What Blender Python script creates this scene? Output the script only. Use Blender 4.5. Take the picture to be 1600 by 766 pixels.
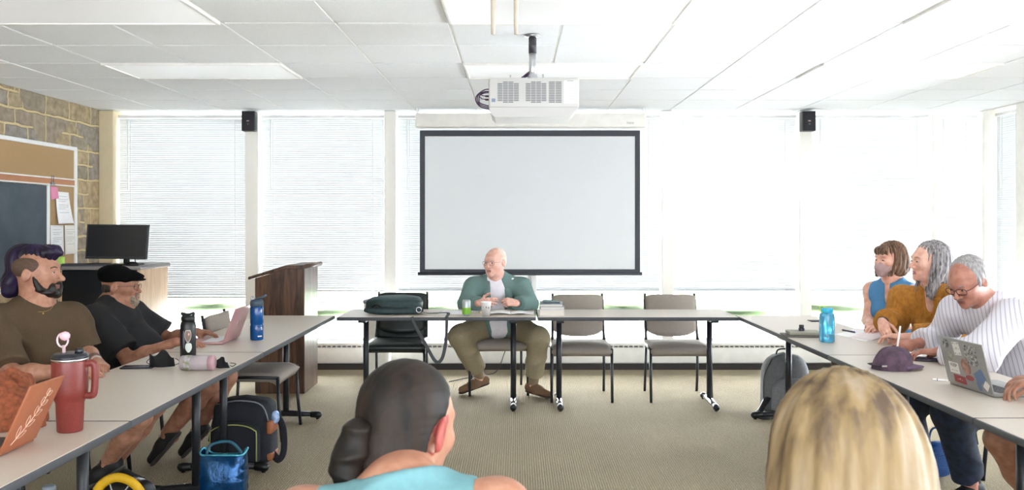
import bpy, bmesh, math, random
import numpy as np
from mathutils import Vector, Matrix
for o in list(bpy.data.objects): bpy.data.objects.remove(o)
S = bpy.context.scene
COL = S.collection
random.seed(7)
PI = math.pi

# ---------------------------------------------------------------- camera, sky, exposure
F = 1350.0                     # focal length in pixels of the 1600 px frame
EYE = 1.47                     # camera height
cam_d = bpy.data.cameras.new('camera'); cam = bpy.data.objects.new('camera', cam_d); COL.objects.link(cam)
cam.location = (0, 0, EYE); cam.rotation_euler = (PI/2, 0, 0)
cam_d.sensor_width = 36; cam_d.lens = F/1600*36
cam_d.shift_x = (800-808)/1600.0
cam_d.shift_y = -(383-346)/1600.0
cam_d.clip_start = 0.05; cam_d.clip_end = 200
cam_d.dof.use_dof = True; cam_d.dof.focus_distance = 6.6; cam_d.dof.aperture_fstop = 8.0
S.camera = cam
S.view_settings.view_transform = 'Standard'; S.view_settings.look = 'None'
S.view_settings.gamma = 1; S.view_settings.use_curve_mapping = False
S.view_settings.exposure = 2.55
S.cycles.use_denoising = True
try: S.cycles.denoiser = 'OPENIMAGEDENOISE'
except Exception: pass
S.cycles.max_bounces = 8; S.cycles.diffuse_bounces = 5; S.cycles.glossy_bounces = 3
S.cycles.transmission_bounces = 6; S.cycles.transparent_max_bounces = 10
S.cycles.caustics_reflective = False; S.cycles.caustics_refractive = False
S.cycles.sample_clamp_indirect = 6

SKY_FRONT, SKY_BACK = 8.0, 1.6
ADDED_GLOW = .03                      # faint glow added to the diffusers of the unlit ceiling lights
W = bpy.data.worlds.new('overcast_sky'); S.world = W; W.use_nodes = True
nt = W.node_tree; nt.nodes.clear()
wo = nt.nodes.new('ShaderNodeOutputWorld'); bg = nt.nodes.new('ShaderNodeBackground')
tc = nt.nodes.new('ShaderNodeTexCoord'); sx = nt.nodes.new('ShaderNodeSeparateXYZ')
mr = nt.nodes.new('ShaderNodeMapRange'); mr.inputs[1].default_value = -0.35; mr.inputs[2].default_value = 0.35
mr.inputs[3].default_value = SKY_BACK; mr.inputs[4].default_value = SKY_FRONT
nt.links.new(tc.outputs['Generated'], sx.inputs[0]); nt.links.new(sx.outputs['Y'], mr.inputs[0])
nt.links.new(mr.outputs[0], bg.inputs['Strength']); bg.inputs['Color'].default_value = (0.90, 0.955, 1, 1)
nt.links.new(bg.outputs[0], wo.inputs[0])

# ---------------------------------------------------------------- helpers
def hx(h):
    h = h.lstrip('#'); c = [int(h[i:i+2], 16)/255 for i in (0, 2, 4)]
    return tuple((x/12.92 if x <= .04045 else ((x+.055)/1.055)**2.4) for x in c)
def at(px, py, Y):
    """the point of the room at distance Y that the photo shows at px, py"""
    return Vector(((px-808)*Y/F, Y, EYE-(py-346)*Y/F))
def on(px, py, z=0.735):
    """the point of a level surface of height z that the photo shows at px, py"""
    Y = (EYE-z)*F/(py-346); return Vector(((px-808)*Y/F, Y, z))
MATS = {}; ALB = [1.0]
def mat(name, col, rough=.6, metal=0, var=.06, scale=30, stretch=(1, 1, 1), bump=0, spec=.5, col2=None, detail=3, coat=0, trans=0, ramp=(.35, .65)):
    """procedural: a noise mixes the colour with a slightly different one, and can drive a bump"""
    m = bpy.data.materials.new(name); m.use_nodes = True; MATS[name] = m
    n, l = m.node_tree.nodes, m.node_tree.links
    b = n['Principled BSDF']
    c = hx(col) if isinstance(col, str) else col
    dim = ALB[0] if max(c) < .7 else 1.0
    c = tuple(x*dim for x in c)
    c2 = hx(col2) if col2 else tuple(max(0, x*(1-var*2)) for x in c)
    if col2: c2 = tuple(x*dim for x in c2)
    t = n.new('ShaderNodeTexCoord'); mp = n.new('ShaderNodeMapping'); mp.inputs['Scale'].default_value = stretch
    no = n.new('ShaderNodeTexNoise'); no.inputs['Scale'].default_value = scale; no.inputs['Detail'].default_value = detail
    rp = n.new('ShaderNodeValToRGB'); rp.color_ramp.elements[0].position = ramp[0]; rp.color_ramp.elements[1].position = ramp[1]
    rp.color_ramp.elements[0].color = (*c2, 1); rp.color_ramp.elements[1].color = (*c, 1)
    l.new(t.outputs['Object'], mp.inputs[0]); l.new(mp.outputs[0], no.inputs['Vector']); l.new(no.outputs['Fac'], rp.inputs[0])
    l.new(rp.outputs[0], b.inputs['Base Color'])
    b.inputs['Roughness'].default_value = rough; b.inputs['Metallic'].default_value = metal
    b.inputs['Specular IOR Level'].default_value = spec; b.inputs['Coat Weight'].default_value = coat
    b.inputs['Transmission Weight'].default_value = trans
    if bump:
        bp = n.new('ShaderNodeBump'); bp.inputs['Strength'].default_value = 1; bp.inputs['Distance'].default_value = bump
        l.new(no.outputs['Fac'], bp.inputs['Height']); l.new(bp.outputs[0], b.inputs['Normal'])
    return m
def flat(name, col, rough=.6, **k): return mat(name, col, rough, var=.03, scale=12, **k)

def tag(o, label=None, cat=None, group=None, kind=None):
    if label: o['label'] = label
    if cat: o['category'] = cat
    if group: o['group'] = group
    if kind: o['kind'] = kind
    return o
def thing(name, loc, label=None, cat=None, group=None, rz=0):
    o = bpy.data.objects.new(name, None); COL.objects.link(o); o.empty_display_size = .1
    o.location = loc; o.rotation_euler = (0, 0, rz)
    return tag(o, label, cat, group)
def copy_tree(o, parent=None):
    c = o.copy(); COL.objects.link(c)
    if parent: c.parent = parent
    for ch in [x for x in bpy.data.objects if x.parent == o]: copy_tree(ch, c)
    return c
def origin_of(p):
    """where a parent stands, for meshes given in room coordinates"""
    v = Vector((0, 0, 0))
    while p is not None: v = v+Vector(p.location); p = p.parent
    return v

class MB:
    """collects boxes, tubes, lathes and prisms; build() links them as ONE mesh object"""
    def __init__(s): s.bm = bmesh.new()
    def _fin(s, verts, M=None, smooth=False, mi=0):
        if M is not None: bmesh.ops.transform(s.bm, matrix=M, verts=verts)
        fs = set()
        for v in verts:
            for f in v.link_faces: fs.add(f)
        for f in fs: f.smooth = smooth; f.material_index = mi
    def box(s, x0, x1, y0, y1, z0, z1, bev=0, M=None, mi=0, seg=2):
        t = bmesh.new(); r = bmesh.ops.create_cube(t, size=1)
        for v in t.verts: v.co = Vector((x0+(v.co.x+.5)*(x1-x0), y0+(v.co.y+.5)*(y1-y0), z0+(v.co.z+.5)*(z1-z0)))
        if bev: bmesh.ops.bevel(t, geom=t.edges[:], offset=bev, segments=seg, profile=.5, affect='EDGES')
        s.merge(t, M, bev > 0 and seg > 1, mi); return s
    def merge(s, t, M=None, smooth=False, mi=0):
        mp = {}
        for v in t.verts: mp[v] = s.bm.verts.new(M @ v.co if M is not None else v.co)
        for f in t.faces:
            try: g = s.bm.faces.new([mp[v] for v in f.verts]); g.smooth = smooth; g.material_index = mi
            except ValueError: pass
        t.free()
    def ring(s, c, u, w, ru, rw, n): return [s.bm.verts.new(c+u*(math.cos(2*PI*i/n)*ru)+w*(math.sin(2*PI*i/n)*rw)) for i in range(n)]
    def tube(s, pts, r, n=12, cap=True, flatk=1, mi=0, closed=False, up=None):
        """round (or flattened) tube through the points; r one radius or a list"""
        pts = [Vector(p) for p in pts]; m = len(pts)
        rs = r if isinstance(r, (list, tuple)) else [r]*m
        rings = []; pu = None
        for i, p in enumerate(pts):
            if closed: d = pts[(i+1) % m]-pts[i-1]
            else: d = pts[min(i+1, m-1)]-pts[max(i-1, 0)]
            d.normalize()
            if pu is None:
                a = Vector(up) if up else (Vector((0, 0, 1)) if abs(d.z) < .9 else Vector((1, 0, 0)))
            else: a = pu
            w = (a-d*a.dot(d))
            if w.length < 1e-6: w = d.orthogonal()
            w.normalize(); pu = w; u = d.cross(w)
            rings.append(s.ring(p, u, w, rs[i], rs[i]*flatk, n))
        prs = list(zip(rings, rings[1:]+([rings[0]] if closed else []))) if closed else list(zip(rings, rings[1:]))
        for A, B in prs:
            for i in range(n):
                f = s.bm.faces.new([A[i], A[(i+1) % n], B[(i+1) % n], B[i]]); f.smooth = True; f.material_index = mi
        if cap and not closed:
            f = s.bm.faces.new(rings[0][::-1]); f.material_index = mi
            f = s.bm.faces.new(rings[-1]); f.material_index = mi
        return s
    def lathe(s, prof, c=(0, 0, 0), n=32, M=None, mi=0, smooth=True):
        c = Vector(c); rings = []
        T = M if M is not None else Matrix.Identity(4)
        for r, z in prof:
            if r < 1e-5: rings.append([s.bm.verts.new(T @ (c+Vector((0, 0, z))))])
            else: rings.append([s.bm.verts.new(T @ (c+Vector((math.cos(2*PI*i/n)*r, math.sin(2*PI*i/n)*r, z)))) for i in range(n)])
        for A, B in zip(rings, rings[1:]):
            for i in range(n):
                j = (i+1) % n
                if len(A) == 1 and len(B) == 1: continue
                if len(A) == 1: f = s.bm.faces.new([A[0], B[j], B[i]])
                elif len(B) == 1: f = s.bm.faces.new([A[i], A[j], B[0]])
                else: f = s.bm.faces.new([A[i], A[j], B[j], B[i]])
                f.smooth = smooth; f.material_index = mi
        return s
    def prism(s, poly, z0, z1, M=None, mi=0):
        """outline in x,y, drawn from z0 to z1"""
        T = M if M is not None else Matrix.Identity(4)
        a = [s.bm.verts.new(T @ Vector((x, y, z0))) for x, y in poly]; b = [s.bm.verts.new(T @ Vector((x, y, z1))) for x, y in poly]
        n = len(poly)
        fs = [s.bm.faces.new(a[::-1]), s.bm.faces.new(b)]
        for i in range(n): fs.append(s.bm.faces.new([a[i], a[(i+1) % n], b[(i+1) % n], b[i]]))
        for f in fs: f.material_index = mi
        return s
    def sheet(s, fn, nu, nv, thick=0, mi=0, smooth=True):
        """fn(u,v) -> point, with u, v in 0..1; thick closes it into a slab"""
        g = [[Vector(fn(i/nu, j/nv)) for j in range(nv+1)] for i in range(nu+1)]
        A = [[s.bm.verts.new(p) for p in r] for r in g]
        def q(a, b, c, d):
            f = s.bm.faces.new([a, b, c, d]); f.smooth = smooth; f.material_index = mi
        for i in range(nu):
            for j in range(nv): q(A[i][j], A[i+1][j], A[i+1][j+1], A[i][j+1])
        if thick:
            B = []
            for i in range(nu+1):
                r = []
                for j in range(nv+1):
                    du = g[min(i+1, nu)][j]-g[max(i-1, 0)][j]; dv = g[i][min(j+1, nv)]-g[i][max(j-1, 0)]
                    nn = du.cross(dv)
                    if nn.length > 0: nn.normalize()
                    r.append(s.bm.verts.new(g[i][j]-nn*thick))
                B.append(r)
            for i in range(nu):
                for j in range(nv): q(B[i][j+1], B[i+1][j+1], B[i+1][j], B[i][j])
            for i in range(nu): q(A[i+1][0], A[i][0], B[i][0], B[i+1][0]); q(A[i][nv], A[i+1][nv], B[i+1][nv], B[i][nv])
            for j in range(nv): q(A[0][j], A[0][j+1], B[0][j+1], B[0][j]); q(A[nu][j+1], A[nu][j], B[nu][j], B[nu][j+1])
        return s
    def build(s, name, m, parent=None, world=True, kind=None, recalc=True):
        if recalc: bmesh.ops.recalc_face_normals(s.bm, faces=s.bm.faces[:])
        me = bpy.data.meshes.new(name)
        if world and parent is not None:
            bmesh.ops.translate(s.bm, vec=-origin_of(parent), verts=s.bm.verts[:])
        s.bm.to_mesh(me); s.bm.free()
        for x in (m if isinstance(m, (list, tuple)) else [m]): me.materials.append(x)
        o = bpy.data.objects.new(name, me); COL.objects.link(o)
        if parent is not None: o.parent = parent
        if kind: o['kind'] = kind
        return o
def own(o, loc):
    """give a single-mesh thing its origin at loc"""
    loc = Vector(loc); o.data.transform(Matrix.Translation(-loc)); o.location = loc; return o
def smooth_path(P, n=6, closed=False):
    P = [Vector(p) for p in P]; out = []; m = len(P)
    for i in range(m if closed else m-1):
        a, b, c, d = (P[(i+k) % m] if closed else P[min(max(i+k, 0), m-1)] for k in (-1, 0, 1, 2))
        for j in range(n):
            t = j/n; out.append(.5*((2*b)+(c-a)*t+(2*a-5*b+4*c-d)*t*t+(-a+3*b-3*c+d)*t**3))
    if not closed: out.append(P[-1])
    return out
def RZ(a): return Matrix.Rotation(a, 4, 'Z')
def TR(*v): return Matrix.Translation(Vector(v if len(v) == 3 else v[0]))
def FR(c, x, y, z):
    """matrix with origin c and the given axes"""
    m = Matrix.Identity(4)
    for i, a in enumerate((x, y, z)):
        for j in range(3): m[j][i] = a[j]
    for j in range(3): m[j][3] = c[j]
    return m

# ---------------------------------------------------------------- materials
def carpet_mat():
    m = mat('woven_carpet', '#b9ad94', .95, col2='#8a7d63', scale=260, detail=2, spec=.1, ramp=(.3, .7))
    n, l = m.node_tree.nodes, m.node_tree.links; b = n['Principled BSDF']
    t = n.new('ShaderNodeTexCoord')
    w = n.new('ShaderNodeTexWave'); w.inputs['Scale'].default_value = 22; w.inputs['Distortion'].default_value = 5; w.inputs['Detail'].default_value = 2
    w.inputs['Detail Scale'].default_value = 3
    l.new(t.outputs['Object'], w.inputs['Vector'])
    big = n.new('ShaderNodeTexNoise'); big.inputs['Scale'].default_value = 1.2; l.new(t.outputs['Object'], big.inputs['Vector'])
    rp = [x for x in n if x.type == 'VALTORGB'][0]
    mx = n.new('ShaderNodeMix'); mx.data_type = 'RGBA'; mx.blend_type = 'MULTIPLY'; mx.inputs[0].default_value = .3
    l.new(rp.outputs[0], mx.inputs[6]); l.new(w.outputs['Color'], mx.inputs[7])
    mx2 = n.new('ShaderNodeMix'); mx2.data_type = 'RGBA'; mx2.blend_type = 'OVERLAY'; mx2.inputs[0].default_value = .2
    l.new(mx.outputs[2], mx2.inputs[6]); l.new(big.outputs['Fac'], mx2.inputs[7]); l.new(mx2.outputs[2], b.inputs['Base Color'])
    bp = n.new('ShaderNodeBump'); bp.inputs['Distance'].default_value = .004; l.new(w.outputs['Fac'], bp.inputs['Height']); l.new(bp.outputs[0], b.inputs['Normal'])
    return m
def slat_mat():
    m = bpy.data.materials.new('blind_slat'); m.use_nodes = True; n, l = m.node_tree.nodes, m.node_tree.links; n.clear()
    o = n.new('ShaderNodeOutputMaterial'); d = n.new('ShaderNodeBsdfDiffuse'); t = n.new('ShaderNodeBsdfTranslucent'); mx = n.new('ShaderNodeMixShader')
    no = n.new('ShaderNodeTexNoise'); no.inputs['Scale'].default_value = 4
    tc = n.new('ShaderNodeTexCoord'); rp = n.new('ShaderNodeValToRGB')
    rp.color_ramp.elements[0].color = (.70, .72, .735, 1); rp.color_ramp.elements[1].color = (.74, .755, .77, 1)
    l.new(tc.outputs['Object'], no.inputs['Vector']); l.new(no.outputs['Fac'], rp.inputs[0]); l.new(rp.outputs[0], d.inputs[0]); l.new(rp.outputs[0], t.inputs[0])
    mx.inputs[0].default_value = .015; l.new(d.outputs[0], mx.inputs[1]); l.new(t.outputs[0], mx.inputs[2]); l.new(mx.outputs[0], o.inputs[0])
    return m
def glass_mat(name='window_glass', tint=(1, 1, 1), g=.06):
    m = bpy.data.materials.new(name); m.use_nodes = True; n, l = m.node_tree.nodes, m.node_tree.links; n.clear()
    o = n.new('ShaderNodeOutputMaterial'); d = n.new('ShaderNodeBsdfTransparent'); t = n.new('ShaderNodeBsdfGlossy'); mx = n.new('ShaderNodeMixShader')
    fr = n.new('ShaderNodeFresnel'); fr.inputs[0].default_value = 1.45
    d.inputs[0].default_value = (*tint, 1); t.inputs['Roughness'].default_value = .02
    l.new(fr.outputs[0], mx.inputs[0]); l.new(d.outputs[0], mx.inputs[1]); l.new(t.outputs[0], mx.inputs[2]); l.new(mx.outputs[0], o.inputs[0])
    return m
def stone_mat():
    """fieldstone laid in rough courses: two brick patterns of different size chosen by a noise, warped edges, sandy mortar"""
    m = bpy.data.materials.new('fieldstone'); m.use_nodes = True; n, l = m.node_tree.nodes, m.node_tree.links
    b = n['Principled BSDF']; b.inputs['Roughness'].default_value = .9
    t = n.new('ShaderNodeTexCoord'); sp = n.new('ShaderNodeSeparateXYZ'); cb = n.new('ShaderNodeCombineXYZ')
    l.new(t.outputs['Object'], sp.inputs[0]); l.new(sp.outputs['Y'], cb.inputs['X']); l.new(sp.outputs['Z'], cb.inputs['Y'])
    wn = n.new('ShaderNodeTexNoise'); wn.inputs['Scale'].default_value = 5; wn.inputs['Detail'].default_value = 4
    l.new(cb.outputs[0], wn.inputs['Vector'])
    sc = n.new('ShaderNodeVectorMath'); sc.operation = 'MULTIPLY_ADD'; sc.inputs[1].default_value = (.07, .05, 0)
    l.new(wn.outputs['Color'], sc.inputs[0]); l.new(cb.outputs[0], sc.inputs[2])
    def brick(bw, rh, off, sq, sf):
        k = n.new('ShaderNodeTexBrick'); k.inputs['Scale'].default_value = 1; k.inputs['Brick Width'].default_value = bw; k.inputs['Row Height'].default_value = rh
        k.inputs['Mortar Size'].default_value = .013; k.inputs['Mortar Smooth'].default_value = .35; k.offset = off; k.squash = sq; k.squash_frequency = sf
        k.inputs['Color1'].default_value = (0, 0, 0, 1); k.inputs['Color2'].default_value = (1, 1, 1, 1); k.inputs['Mortar'].default_value = (.5, .5, .5, 1); k.inputs['Bias'].default_value = 0
        l.new(sc.outputs[0], k.inputs['Vector']); return k
    A = brick(.34, .135, .43, .6, 3); B = brick(.40, .27, .37, 1.3, 2)
    sel = n.new('ShaderNodeTexVoronoi'); sel.inputs['Scale'].default_value = 1.3; l.new(cb.outputs[0], sel.inputs['Vector'])
    gt = n.new('ShaderNodeMath'); gt.operation = 'GREATER_THAN'; gt.inputs[1].default_value = .62
    s2 = n.new('ShaderNodeSeparateColor'); l.new(sel.outputs['Color'], s2.inputs[0]); l.new(s2.outputs[0], gt.inputs[0])
    mc = n.new('ShaderNodeMix'); mc.data_type = 'RGBA'; l.new(gt.outputs[0], mc.inputs[0]); l.new(A.outputs['Color'], mc.inputs[6]); l.new(B.outputs['Color'], mc.inputs[7])
    mf = n.new('ShaderNodeMix'); l.new(gt.outputs[0], mf.inputs[0]); l.new(A.outputs['Fac'], mf.inputs[2]); l.new(B.outputs['Fac'], mf.inputs[3])
    rp = n.new('ShaderNodeValToRGB'); e = rp.color_ramp.elements
    e[0].position = 0; e[0].color = (*hx('#8d8372'), 1); e[1].position = 1; e[1].color = (*hx('#b09a79'), 1)
    for p, c in ((.25, '#9a8b7b'), (.5, '#8b8680'), (.75, '#a69475')): x = e.new(p); x.color = (*hx(c), 1)
    l.new(mc.outputs[2], rp.inputs[0])
    g = n.new('ShaderNodeTexNoise'); g.inputs['Scale'].default_value = 16; g.inputs['Detail'].default_value = 6; l.new(cb.outputs[0], g.inputs['Vector'])
    mg = n.new('ShaderNodeMix'); mg.data_type = 'RGBA'; mg.blend_type = 'OVERLAY'; mg.inputs[0].default_value = .75; l.new(rp.outputs[0], mg.inputs[6]); l.new(g.outputs['Fac'], mg.inputs[7])
    mo = n.new('ShaderNodeMix'); mo.data_type = 'RGBA'; l.new(mf.outputs[0], mo.inputs[0]); l.new(mg.outputs[2], mo.inputs[6]); mo.inputs[7].default_value = (*hx('#cfbc91'), 1)
    l.new(mo.outputs[2], b.inputs['Base Color'])
    inv = n.new('ShaderNodeMath'); inv.operation = 'MULTIPLY_ADD'; inv.inputs[1].default_value = -1; inv.inputs[2].default_value = 1; l.new(mf.outputs[0], inv.inputs[0])
    ad = n.new('ShaderNodeMath'); ad.operation = 'MULTIPLY_ADD'; ad.inputs[1].default_value = .4; l.new(g.outputs['Fac'], ad.inputs[0]); l.new(inv.outputs[0], ad.inputs[2])
    bp = n.new('ShaderNodeBump'); bp.inputs['Distance'].default_value = .02; l.new(ad.outputs[0], bp.inputs['Height']); l.new(bp.outputs[0], b.inputs['Normal'])
    return m
def wood_mat(name, c1, c2, rough=.45, axis='Z', scale=1):
    m = bpy.data.materials.new(name); m.use_nodes = True; n, l = m.node_tree.nodes, m.node_tree.links; b = n['Principled BSDF']
    t = n.new('ShaderNodeTexCoord'); mp = n.new('ShaderNodeMapping'); s = {'X': (1.2, 12, 12), 'Y': (12, 1.2, 12), 'Z': (9, 9, .9)}[axis]
    mp.inputs['Scale'].default_value = [x*scale for x in s]
    no = n.new('ShaderNodeTexNoise'); no.inputs['Scale'].default_value = 2.6; no.inputs['Detail'].default_value = 7; no.inputs['Distortion'].default_value = .8
    w = n.new('ShaderNodeMath'); w.operation = 'MULTIPLY'; w.inputs[1].default_value = 5; fr = n.new('ShaderNodeMath'); fr.operation = 'PINGPONG'; fr.inputs[1].default_value = 1
    rp = n.new('ShaderNodeValToRGB'); rp.color_ramp.elements[0].color = (*hx(c1), 1); rp.color_ramp.elements[1].color = (*hx(c2), 1)
    l.new(t.outputs['Object'], mp.inputs[0]); l.new(mp.outputs[0], no.inputs[0]); l.new(no.outputs['Fac'], w.inputs[0]); l.new(w.outputs[0], fr.inputs[0]); l.new(fr.outputs[0], rp.inputs[0]); l.new(rp.outputs[0], b.inputs['Base Color'])
    b.inputs['Roughness'].default_value = rough
    return m
def screen_mat():
    m = bpy.data.materials.new('screen_cloth'); m.use_nodes = True; n, l = m.node_tree.nodes, m.node_tree.links; n.clear()
    o = n.new('ShaderNodeOutputMaterial'); d = n.new('ShaderNodeBsdfDiffuse'); t = n.new('ShaderNodeBsdfTranslucent'); mx = n.new('ShaderNodeMixShader')
    no = n.new('ShaderNodeTexNoise'); no.inputs['Scale'].default_value = 3; tc = n.new('ShaderNodeTexCoord'); rp = n.new('ShaderNodeValToRGB')
    rp.color_ramp.elements[0].color = (.86, .86, .865, 1); rp.color_ramp.elements[1].color = (.88, .88, .885, 1)
    l.new(tc.outputs['Object'], no.inputs['Vector']); l.new(no.outputs['Fac'], rp.inputs[0]); l.new(rp.outputs[0], d.inputs[0]); l.new(rp.outputs[0], t.inputs[0])
    mx.inputs[0].default_value = .72; l.new(d.outputs[0], mx.inputs[1]); l.new(t.outputs[0], mx.inputs[2]); l.new(mx.outputs[0], o.inputs[0])
    return m
M_carpet = carpet_mat(); M_slat = slat_mat(); M_glass = glass_mat(); M_stone = stone_mat()
M_tile = mat('ceiling_tile', '#f6f8fb', .95, var=.03, scale=120, bump=.001, spec=.1, detail=5)
M_tbar = flat('ceiling_grid', '#f4f3f0', .7)
M_lens = mat('light_lens', '#f3f5f8', .45, var=.01, scale=200, bump=.0006)
M_lens.node_tree.nodes['Principled BSDF'].inputs['Emission Color'].default_value = (1, .98, .95, 1)
M_lens.node_tree.nodes['Principled BSDF'].inputs['Emission Strength'].default_value = ADDED_GLOW
M_wallw = flat('white_paint', '#f2f0ea', .7)
M_beige = flat('beige_paint', '#d8c9a8', .8)
M_pillar = mat('cream_pillar', '#f8f6f0', .75, var=.008, scale=4)
M_dark = flat('dark_vinyl_base', '#2a2320', .6)
M_alu = flat('white_aluminium', '#eeeeee', .45)
M_laminate = mat('grey_laminate', '#cdc2b6', .36, var=.03, scale=180, detail=4)
M_edge = mat('table_edge', '#43454b', .6, var=.06, scale=60)
M_leg = mat('dark_metal', '#2b2d33', .38, metal=.25, var=.1, scale=90)
M_black = mat('black_plastic', '#121316', .42, var=.1, scale=80)
M_chrome = mat('chrome', '#d5d5da', .16, metal=1, var=.02, scale=10)
M_fabric = mat('taupe_upholstery', '#a39a92', .92, col2='#867d76', scale=420, detail=2, spec=.15, bump=.0006)
M_fabric_blk = mat('dark_green_vinyl', '#16201f', .4, var=.15, scale=30)
M_walnut = wood_mat('walnut_laminate', '#38241a', '#6b4a37', .42)
M_maple = wood_mat('maple_laminate', '#d8b491', '#e5c7a6', .45)
M_paper = mat('paper', '#f4f3f4', .9, var=.02, scale=30)
# ---------------------------------------------------------------- the room
XL, XR = -4.13, 4.64
CEIL = EYE+1.095
YB = 8.55                      # face of the convector / pillars at the back wall
YF = -4.0                      # the room is modelled this far behind the camera
MB().box(XL-.2, XR+.2, YF, YB+.35, -.12, 0).build('floor', M_carpet, kind='structure')
MB().box(XL-.25, XL, YF, YB+.35, 0, CEIL+.1).build('wall_left', M_stone, kind='structure')

# ceiling: a dark-seamed grid with sagging tiles
TX0, TW = .25, .628
TY0, TD = 4.79, .61
FIX = []
for cx in (-2.9, -.378, 2.134):
    for ry in (4.18, 6.01): FIX.append((cx, ry))
def in_fix(x, y): return any(a-.01 < x < a+2*TW+.01 and b-.01 < y < b+TD+.01 for a, b in FIX)
mb = MB(); mb.box(XL-.25, XR+.25, YF, YB+.35, CEIL+.03, CEIL+.12)
i0, i1 = int(math.floor((XL-TX0)/TW)), int(math.ceil((XR-TX0)/TW))
j0, j1 = int(math.floor((YF-TY0)/TD)), int(math.ceil((YB+.3-TY0)/TD))
for i in range(i0, i1):
    for j in range(j0, j1):
        xa, xb = max(TX0+i*TW, XL), min(TX0+(i+1)*TW, XR); ya, yb = max(TY0+j*TD, YF), min(TY0+(j+1)*TD, YB+.3)
        if xb-xa < .05 or yb-ya < .05 or in_fix((xa+xb)/2, (ya+yb)/2): continue
        g = .009; sag = random.uniform(.0005, .003); tx = random.uniform(-.002, .002)
        def fn(u, v):
            x = xa+g+(xb-xa-2*g)*u; y = ya+g+(yb-ya-2*g)*v
            return (x, y, CEIL+.006-sag*math.sin(PI*v)*(.75+.25*math.sin(PI*u))+tx*(u-.5))
        mb.sheet(fn, 3, 6, thick=-.02, smooth=False)
mb.build('ceiling', M_tile, kind='structure')
mb = MB()
for i in range(i0, i1+1):
    x = TX0+i*TW
    if XL < x < XR: mb.box(x-.012, x+.012, YF, YB+.3, CEIL+.012, CEIL+.03)
for j in range(j0, j1+1):
    y = TY0+j*TD
    if YF < y < YB+.3: mb.box(XL, XR, y-.012, y+.012, CEIL+.012, CEIL+.03)
mb.build('trim_1', M_tbar, kind='structure')
# recessed light fixtures that are off, their diffusers given a faint added glow
where = {(-2.9, 4.18): 'at the left of the nearest row', (-.378, 4.18): 'in the middle of the nearest row, above the hanging rods', (2.134, 4.18): 'at the right of the nearest row',
         (-2.9, 6.01): 'left of the projector, in the row behind it', (-.378, 6.01): 'directly behind the projector mount', (2.134, 6.01): 'right of the projector, in the row behind it',
         (-2.9, 7.84): 'above the left blinds by the back wall', (-.378, 7.84): 'above the projection screen by the back wall', (2.134, 7.84): 'above the right blinds by the back wall'}
for (cx, ry) in FIX:
    t = thing('ceiling_light', (cx+TW, ry+TD/2, CEIL), 'white recessed ceiling light, '+where.get((cx, ry), 'behind the photographer, out of view'), 'ceiling light', 'recessed ceiling lights')
    m = MB(); e = .02
    for b in ((cx, cx+2*TW, ry, ry+e), (cx, cx+2*TW, ry+TD-e, ry+TD), (cx, cx+e, ry+e, ry+TD-e), (cx+2*TW-e, cx+2*TW, ry+e, ry+TD-e)):
        m.box(b[0], b[1], b[2], b[3], CEIL-.008, CEIL+.02, bev=.003)
    m.build('frame', M_tbar, t)
    MB().box(cx+e, cx+2*TW-e, ry+e, ry+TD-e, CEIL-.001, CEIL+.01).build('diffuser', M_lens, t)

# back wall: header, sill wall, pillars
PILL = [(160-.5, 178), (383, 403), (600, 618), (1035, 1052), (1250, 1268), (1458, 1462)]
sc = YB/F
def bx_(p): return (p-808)*sc
ZT = CEIL; ZS = .26
wb = MB()
wb.box(XL-.2, XR+.25, YB+.22, YB+.40, -.1, ZS-.02)            # wall below the sills
wb.box(XL-.2, XR+.25, YB+.20, YB+.40, ZT-.03, ZT+.12)
for i, (a, b) in enumerate(PILL):
    if i == 0: continue
    wb.box(bx_(a), bx_(b), YB, YB+.34, .263, ZT, bev=.004, seg=1)
wb.build('wall_back', M_pillar, kind='structure')
MB().box(XL, bx_(178), YB-.02, YB+.34, 0, ZT, bev=.004, seg=1).build('trim_2', M_beige, kind='structure')
MB().box(XR-.03, XR+.25, YB-.02, YB+.34, 0, ZT, bev=.004, seg=1).build('trim_3', M_wallw, kind='structure')
MB().box(XL, XR, YB+.0, YB+.02, 0, .06).build('baseboard_back', M_dark, kind='structure')
# the long convector under the windows
CX0, CX1 = bx_(178)+.01, XR-.06
cv = thing('radiator_cover', (0, YB+.12, 0), 'long low white convector cover under the back windows', 'radiator')
MB().box(CX0, CX1, YB+.02, YB+.21, .065, .215, bev=.006).build('front_panel', M_wallw, cv)
m = MB(); m.box(CX0, CX1, YB+.015, YB+.21, .235, .262, bev=.004)
x = CX0+.03
while x < CX1-.03:
    m.box(x, x+.012, YB+.02, YB+.2, .213, .237); x += .05
m.build('grille', M_wallw, cv)
MB().box(CX0+.01, CX1-.01, YB+.06, YB+.2, .21, .236).build('inner_tray', flat('convector_inside', '#8d8f92', .8), cv)

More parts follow.
